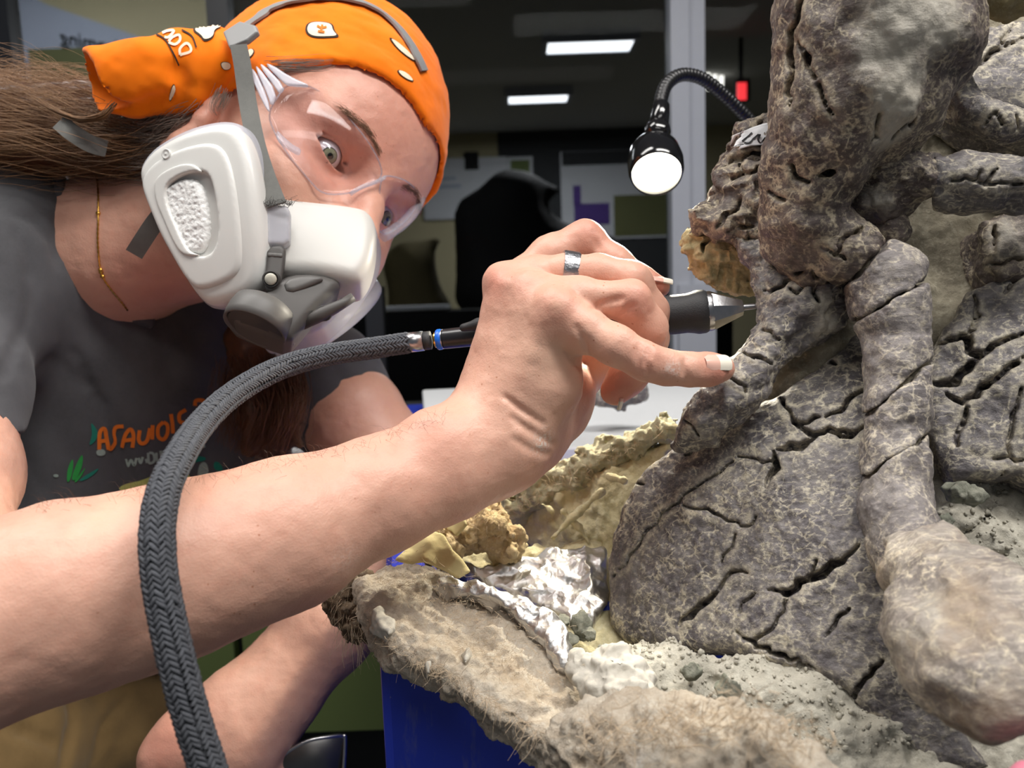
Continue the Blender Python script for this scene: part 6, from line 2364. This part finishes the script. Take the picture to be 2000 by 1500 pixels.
#@@SECTION7
# ================================================================== GOOSENECK LAMP
MAT['lamp_black'] = plain('lamp_black', srgb(22, 22, 24), 0.12, var=0.05, spec=0.6)
MAT['lamp_neck'] = plain('lamp_neck', srgb(26, 26, 28), 0.35, var=0.1)
lamp = empty('gooseneck_lamp', W(1500, 400, .66))
tag(lamp, 'black gooseneck lamp, switched on, hanging left of the fossil', 'lamp')
LC = W(1280, 318, .62)
LAX = unit(-UP * 0.70 - FWD * 0.62 - RIGHT * 0.06)
_k = .62 / F
prof = [(-0.028, 0.004), (-0.0275, 0.010), (-0.022, 0.0165), (-0.013, 0.0205), (0.0, 0.0224), (0.010, 0.0220), (0.016, 0.0205), (0.017, 0.0196), (0.014, 0.0192), (0.010, 0.0195), (0.0098, 0.001)]
lathe('lamp_shade', prof, LC, LAX, MAT['lamp_black'], lamp, 48)
M_ = Mat('bulb')
M_.b.inputs['Emission Color'].default_value = (1.0, 0.93, 0.72, 1)
M_.b.inputs['Emission Strength'].default_value = 14.0
M_.b.inputs['Base Color'].default_value = (0.9, 0.9, 0.8, 1)
lathe('bulb_face', [(0.0098, 0.0005), (0.0102, 0.0185), (0.0118, 0.0190), (0.0125, 0.0180), (0.0135, 0.010), (0.0138, 0.0005)], LC, LAX, M_.m, lamp, 48)
JT = LC - LAX * 0.030
UPN = W(1284, 258, .628)
lathe('joint', [(-0.010, 0.004), (-0.008, 0.008), (-0.003, 0.0105), (0.002, 0.0105), (0.007, 0.008), (0.010, 0.006)], UPN, unit(JT - UPN), MAT['lamp_black'], lamp, 32)
NK = spline([(1284, 252, .628), (1288, 220, .632), (1292, 190, .637), (1302, 165, .643), (1322, 149, .65), (1346, 146, .657), (1376, 156, .664), (1410, 182, .672), (1446, 216, .68), (1480, 255, .69), (1530, 330, .70), (1560, 450, .71)], 8)
PN = WA(NK)
lathe('socket', [(0.0, 0.0062), (0.002, 0.0078), (0.014, 0.0076), (0.022, 0.0068), (0.024, 0.0055)], W(1286, 250, .628), unit(PN[10] - PN[0]), MAT['lamp_black'], lamp, 24)
_d = np.r_[0, np.cumsum(np.linalg.norm(np.diff(PN, axis=0), axis=1))]
_q = np.arange(0, _d[-1], 0.0009)
PN2 = np.stack([np.interp(_q, _d, PN[:, i]) for i in range(3)], 1)
mb = MB()
mb.tube(PN2, 0.0054 + 0.0004 * np.sin(_q * 2 * math.pi / 0.0036), 14)
mb.build('gooseneck', MAT['lamp_neck'], lamp, True)
ld = bpy.data.lights.new('gooseneck_lamp_light', 'SPOT')
ld.energy = 8.0
ld.color = (1.0, 0.92, 0.74)
ld.spot_size = math.radians(92)
ld.spot_blend = 0.5
ld.shadow_soft_size = 0.016
lo_ = bpy.data.objects.new('gooseneck_lamp_light', ld)
COL.objects.link(lo_)
lo_.parent = lamp
_lp = LC + LAX * 0.019
lo_.location = _lp - ORIGIN['gooseneck_lamp']
lo_.rotation_euler = Vector(W(1040, 1080, .46) - _lp).to_track_quat('-Z', 'Y').to_euler()

# ================================================================== ROOM
MAT['wall'] = plain('wall', srgb(196, 186, 150), 0.9, var=0.05, scale=3)
MAT['floor'] = plain('floor', srgb(92, 92, 90), 0.6, var=0.1, scale=4)
MAT['ceiling'] = plain('ceiling', srgb(190, 190, 186), 0.95, var=0.04)
MAT['frame'] = plain('frame', srgb(186, 190, 200), 0.4, var=0.03)
MAT['frame_dark'] = plain('frame_dark', srgb(38, 40, 46), 0.4, var=0.05)
WY = 1.95                                    # the night-dark glazing


def struct(name, mbx, mat, **kw):
    o = mbx.build(name, mat, None, False)
    o['kind'] = 'structure'
    return o


mb = MB()
mb.box(-5.0, 5.0, -2.0, 8.0, -0.05, 0.0)
struct('floor', mb, MAT['floor'])
mb = MB()
mb.box(-3.0, 3.0, -2.0, WY, CEIL_Z, CEIL_Z + 0.05)
struct('ceiling', mb, MAT['ceiling'])
# glazing
GM = clear_glass('window_glass', (0.37, 0.375, 0.375, 1), 0.0008, 0.05, 0.02)  # dark tint dims the room behind to the strength of a reflection


def wx(u, v, y):
    D = rays([(u, v)])[0]
    t = (y - CAM[1]) / D[1]
    return CAM + D * t


win = empty('window_1', (0, WY, 0))
win['kind'] = 'structure'
px0 = wx(1306, 300, WY)[0]
px1 = wx(1373, 300, WY)[0]
xs_ = sorted([-2.6, wx(432, 60, WY)[0], wx(14, 60, WY)[0], wx(735, 640, WY)[0] , (px0 + px1) / 2, 2.4])
for a, b in zip(xs_[:-1], xs_[1:]):
    mb = MB()
    mb.box(a, b, WY + 0.010, WY + 0.016, 0.1, CEIL_Z)
    mb.build('pane', GM, win)
mb = MB()
mb.box(px0, px0 + (px1 - px0) * 0.52, WY - 0.035, WY + 0.03, 0.1, CEIL_Z)
mb.build('mullion', MAT['frame'], win)
mb = MB()
mb.box(px0 + (px1 - px0) * 0.54, px1, WY - 0.022, WY + 0.03, 0.1, CEIL_Z)
mb.build('mullion', MAT['frame'], win)
_zl = wx(1345, 556, WY)[2]
mb = MB()
mb.box(px0 + 0.012, px1 + 0.018, WY - 0.05, WY - 0.02, 0.1, _zl)
mb.build('lower_frame', MAT['frame'], win)
for u, w in ((432, .05), (14, .035)):
    x = wx(u, 60, WY)[0]
    mb = MB()
    mb.box(x - w / 2, x + w / 2, WY - 0.02, WY + 0.03, 0.1, CEIL_Z)
    mb.build('dark_mullion', MAT['frame_dark'], win)
x = wx(735, 640, WY)[0]
mb = MB()
mb.box(x - 0.022, x + 0.022, WY - 0.02, WY + 0.03, 0.1, wx(735, 560, WY)[2])
mb.build('dark_mullion', MAT['frame_dark'], win)

# mirrored room built behind the pane, standing in for the window's reflections
RY, RZ = 7.2, 2.62
mb = MB()
mb.box(-4.5, 4.5, RY, RY + 0.05, 0, RZ)
struct('wall_back', mb, MAT['wall'])
mb = MB()
mb.box(-4.5, 4.5, WY + 0.05, RY, RZ, RZ + 0.05)
struct('ceiling_back', mb, MAT['ceiling'])
for s in (-1, 1):
    mb = MB()
    mb.box(s * 4.5 - 0.03, s * 4.5 + 0.03, WY + 0.05, RY, 0, RZ)
    struct('wall_left' if s < 0 else 'wall_right', mb, MAT['wall'])
def emit(name, col, st):
    M = Mat(name)
    M.b.inputs['Base Color'].default_value = (0.8, 0.8, 0.8, 1)
    M.b.inputs['Emission Color'].default_value = col
    M.b.inputs['Emission Strength'].default_value = st
    return M.m


EM = emit('troffer_glow', (0.92, 0.95, 1.0, 1), 12.0)
EX = emit('exit_glow', (1.0, 0.02, 0.03, 1), 7.0)
DW = emit('downlight_glow', (1.0, 0.97, 0.9, 1), 9.0)


def ceil_hit(u, v, z):
    D = rays([(u, v)])[0]
    t = (z - CAM[2]) / D[2]
    return CAM + D * t


for (quad, lab) in (([(1062, 96), (1222, 92), (1238, 68), (1082, 72)], 'larger upper ceiling light reflected in the dark window'), ([(988, 196), (1100, 192), (1112, 178), (1002, 180)], 'smaller lower ceiling light reflected in the dark window')):
    P = [ceil_hit(u, v, RZ - 0.03) for u, v in quad]
    # clamp inside the reflected room
    c = np.mean(P, 0)
    t = empty('ceiling_light', c)
    tag(t, lab, 'ceiling light', 'ceiling lights in the window')
    w = abs(P[1][0] - P[0][0]) / 2
    yy = abs(P[2][1] - P[0][1]) / 2
    mb = MB()
    mb.box(c[0] - w, c[0] + w, c[1] - yy, c[1] + yy, RZ - 0.055, RZ - 0.03)
    mb.build('diffuser', EM, t)
    mb = MB()
    for (x0, x1, y0, y1) in ((-w - .03, -w, -yy, yy), (w, w + .03, -yy, yy), (-w - .03, w + .03, -yy - .03, -yy), (-w - .03, w + .03, yy, yy + .03)):
        mb.box(c[0] + x0, c[0] + x1, c[1] + y0, c[1] + y1, RZ - 0.06, RZ + 0.0)
    mb.build('light_frame', MAT['frame'], t)
    area_light('troffer_light', (c[0], c[1], RZ - 0.07), (c[0], c[1], 0), 2 * w, 2 * yy, 60, (0.95, 0.97, 1.0))


def wallrect(name, u0, v0, u1, v1, y, mat, parent=None, th=0.02):
    a, b = wx(u0, v1, y), wx(u1, v0, y)
    mb = MB()
    mb.box(min(a[0], b[0]), max(a[0], b[0]), y - th, y, min(a[2], b[2]), max(a[2], b[2]))
    return mb.build(name, mat, parent)


t = empty('ceiling_light', (-1.5, 2.65, RZ - 0.05))  # unseen lamp added to brighten the unlit partition and its poster
tag(t, 'added unseen ceiling light over the partition, above the upper left of the frame', 'ceiling light', 'ceiling lights in the window')
mb = MB()
mb.box(-2.1, -0.9, 2.5, 2.8, RZ - 0.05, RZ - 0.001)
mb.build('diffuser', EM, t)
area_light('troffer_light', (-1.5, 2.65, RZ - 0.07), (-1.5, 2.65, 0), 1.2, 0.3, 25, (0.95, 0.97, 1.0))
MAT['poster_white'] = plain('poster_white', srgb(222, 224, 230), 0.8, var=0.06, scale=4)
MAT['poster_green'] = plain('poster_green', srgb(112, 114, 74), 0.8, var=0.15, scale=3)
MAT['poster_purple'] = plain('poster_purple', srgb(96, 70, 150), 0.8, var=0.1)
MAT['poster_pink'] = plain('poster_pink', srgb(214, 70, 130), 0.8, var=0.1)
MAT['poster_blue'] = plain('poster_blue', srgb(180, 188, 206), 0.8, var=0.06, scale=3)
MAT['near_black'] = plain('near_black', srgb(20, 20, 22), 0.8, var=0.2)
MAT['dark_wall'] = plain('dark_wall', srgb(62, 64, 66), 0.9, var=0.1, scale=2)
MAT['khaki_blur'] = plain('khaki_blur', srgb(112, 102, 70), 0.9, var=0.3, scale=9)
MAT['olive'] = plain('olive', srgb(110, 126, 72), 0.75, var=0.06, scale=6)
YW = RY - 0.012


def poster(u0, v0, u1, v1, lab, mat, bits=(), y=YW):
    a = wx((u0 + u1) / 2, v1, y)
    t = empty('poster', a)
    tag(t, lab, 'poster', 'posters seen in the glass')
    wallrect('sheet', u0, v0, u1, v1, y, MAT[mat], t)
    for (nm, r, m) in bits:
        wallrect(nm, *r, y - 0.022, MAT[m], t, 0.004)
    return t


# dark patch of wall between the posters
dk = wallrect('dark_wall_panel', 985, 205, 1320, 640, RY - 0.001, MAT['dark_wall'], None, 0.01)
tag(dk, 'dark wall panel in the window between two posters', 'wall panel')
poster(830, 306, 990, 430, 'white poster with a pink dot in the window right of the face', 'poster_white', [('pink_dot', (842, 322, 856, 340), 'poster_pink'), ('dark_card', (908, 296, 934, 332), 'near_black'), ('text_block', (850, 345, 890, 352), 'poster_blue'), ('text_block', (850, 360, 900, 368), 'poster_blue')])
poster(992, 306, 1040, 348, 'small green picture beside the white poster in the window', 'poster_white', [('picture', (998, 312, 1034, 342), 'olive')])
poster(1098, 290, 1310, 470, 'large pale poster with purple and green blocks behind the lamp', 'poster_white', [('green_block', (1200, 378, 1310, 462), 'poster_green'), ('purple_block', (1120, 362, 1134, 400), 'poster_purple'), ('purple_block', (1122, 396, 1190, 440), 'poster_purple'), ('header', (1098, 290, 1310, 324), 'dark_wall')])
YP = 3.3
mb = MB()
mb.box(wx(-300, 0, YP)[0], wx(432, 0, YP)[0], YP, YP + 0.06, 0, RZ)
struct('wall_partition', mb, MAT['wall'])
pw = empty('poster', wx(150, 225, YP))
tag(pw, 'blue-grey poster with a mirrored word, upper left behind the hair', 'poster', 'posters seen in the glass')
_pc = [wx(u, v, YP - 0.004) for u, v in ((24, -30), (90, 8), (290, 78), (290, 235), (24, 235))]
mb = MB()
mb.add([p for p in _pc] + [p + np.array([0, 0.0035, 0]) for p in _pc], [(0, 4, 3, 2, 1), (5, 6, 7, 8, 9)] + [(i, (i + 1) % 5, 5 + (i + 1) % 5, 5 + i) for i in range(5)])
mb.build('sheet', MAT['poster_blue'], pw)
wallrect('green_block', 62, 92, 200, 160, YP - 0.006, MAT['poster_green'], pw, 0.002)
_cu = bpy.data.curves.new('poster_word', 'FONT')
_cu.body = 'Wyoming'
_cu.size = 0.42
_cu.extrude = 0.003
_wo = bpy.data.objects.new('poster_word_tmp', _cu)
COL.objects.link(_wo)
bpy.context.view_layer.update()
_me = bpy.data.meshes.new_from_object(_wo.evaluated_get(bpy.context.evaluated_depsgraph_get()))
co = np.array([v.co for v in _me.vertices])
fc = [list(p.vertices) for p in _me.polygons]
bpy.data.objects.remove(_wo)
co = co * (0.31 / (co[:, 0].max() - co[:, 0].min()))
_p0 = wx(118, 84, YP - 0.012)                 # the word runs from right to left, as a mirror shows it
_w = co[:, 0].max()
_sl = math.radians(-12)
V = np.array([_p0 + np.array([(_w - c[0]) * math.cos(_sl), -c[2], c[1] + (_w - c[0]) * math.sin(_sl)]) for c in co])
mk('mirrored_word', V, fc, MAT['dark_wall'], pw, False)

# black chair-like silhouettes and a figure in the glass
def blob(name, f, lo, hi, h, mat, lab, cat):
    o = sdf_mesh(name, f, lo, hi, h, MAT[mat], None, lambda V: 0.02 * fbm(V, 4, 3, 5))
    tag(o, lab, cat)
    return o


def wc(u, v, y):
    return wx(u, v, y)


yb = 4.2
s = yb / F * 1.02
blob('equipment_hood', U([Cone(wc(1000, 400, yb), wc(1000, 560, yb), .16, .20), Cone(wc(990, 375, yb), wc(1085, 372, yb), .06, .03), Cone(wc(930, 430, yb), wc(960, 560, yb), .13, .2), Cone(wc(1060, 470, yb), wc(1180, 500, yb), .14, .12), Cone(wc(1010, 560, yb), np.array([wc(1010, 560, yb)[0], yb, 0.02]), .2, .2)], 0.1), *bounds([wc(860, 320, yb), wc(1260, 720, yb), np.array([wc(1010, 560, yb)[0], yb, 0.0])], .3), 0.03, 'near_black', 'black hooded equipment silhouette in the window behind the hand', 'equipment')
blob('seated_figure', U([Cone(wc(800, 520, yb), wc(820, 640, yb), .14, .16), Cone(wc(810, 490, yb), wc(850, 470, yb), .05, .04), Cone(wc(820, 640, yb), np.array([wc(820, 640, yb)[0], yb, 0.02]), .16, .16)], 0.08), *bounds([wc(740, 430, yb), wc(900, 700, yb), np.array([wc(820, 640, yb)[0], yb, 0.0])], .3), 0.03, 'khaki_blur', 'dim khaki figure reflected in the window below the glasses', 'figure')
bl = wallrect('shelf_edge', 720, 594, 880, 606, 3.6, MAT['poster_white'], None, 0.25)
tag(bl, 'pale shelf edge low in the window, right of the respirator', 'shelf')
_a, _b = wx(640, 613, 3.6), wx(1400, 613, 3.6)
mb = MB()
mb.box(_a[0], _b[0], 3.34, 3.74, 0.0, _a[2])
bl = mb.build('dark_cabinet', MAT['near_black'])
tag(bl, 'black cabinet filling the bottom of the window', 'cabinet')
YE = 4.7
ex = empty('exit_sign', wx(1447, 198, YE))
tag(ex, 'glowing red exit sign in the window right of the mullion', 'sign')
wallrect('sign_box', 1434, 157, 1461, 200, YE + 0.045, MAT['near_black'], ex, 0.045)
wallrect('sign_face', 1439, 162, 1457, 196, YE + 0.004, EX, ex, 0.012)
_et = wx(1447, 158, YE + 0.02)
mb = MB()
mb.box(_et[0] - 0.01, _et[0] + 0.01, YE + 0.01, YE + 0.03, _et[2] - 0.01, RZ)
mb.build('hanger', MAT['near_black'], ex)
for i, (u, v, r) in enumerate(((1383, 147, 4.5), (1396, 150, 4.5), (1409, 152, 4.5))):
    c = ceil_hit(u, v, RZ - 0.012)
    _k = c[1] / F
    o = mk('downlight', *[np.array(x) if k == 0 else x for k, x in enumerate(lathe_geo([(-0.012, r * _k * 0.9), (0, r * _k), (0.09, r * _k * 0.75), (0.10, r * _k * 0.4)], c, np.array([0, 0, -1.0]), 16))], DW)
    tag(o, ('leftmost', 'middle', 'rightmost')[i] + ' of three small bright lights in the window beside the lamp neck', 'light', 'small lights in the window')

# green cabinet and dark post below the arms
gc = empty('green_cabinet', W(500, 1500, 1.15))
tag(gc, 'olive green cabinet seen below the forearm', 'cabinet')
_g = W(300, 1435, 1.15)
_gx, _gy = np.array([1.0, 0, 0]), np.array([0, 1.0, 0])
bevel_box('cabinet_body', np.array([_g[0], _g[1], 0]), (_gx, _gy, _Z), -0.35, 0.40, 0.012, 0.5, _g[2] - 0.012, _g[2] + 0.42, MAT['near_black'], gc, 0.004)
xm = W(478, 1260, 1.15)[0] - _g[0]
for a, b in ((-0.35, xm - 0.006), (xm + 0.006, 0.40)):
    bevel_box('door', np.array([_g[0], _g[1], 0]), (_gx, _gy, _Z), a, b, -0.01, 0.014, _g[2], _g[2] + 0.41, MAT['olive'], gc, 0.003)
bevel_box('plinth', np.array([_g[0], _g[1], 0]), (_gx, _gy, _Z), -0.34, 0.39, 0.03, 0.49, 0.001, _g[2] - 0.01, MAT['near_black'], gc, 0.004)

# ceiling troffers of the room (above the frame)
for i, (x, y) in enumerate(TROFFERS):
    t = empty('ceiling_troffer', (x, y, CEIL_Z - 0.05))
    tag(t, ('ceiling light above the person', 'ceiling light above the fossil', 'ceiling light behind the camera')[i], 'ceiling light', 'ceiling lights above')
    mb = MB()
    mb.box(x - 0.62, x + 0.62, y - 0.2, y + 0.2, CEIL_Z - 0.045, CEIL_Z - 0.002)
    mb.build('light_housing', MAT['frame'], t)
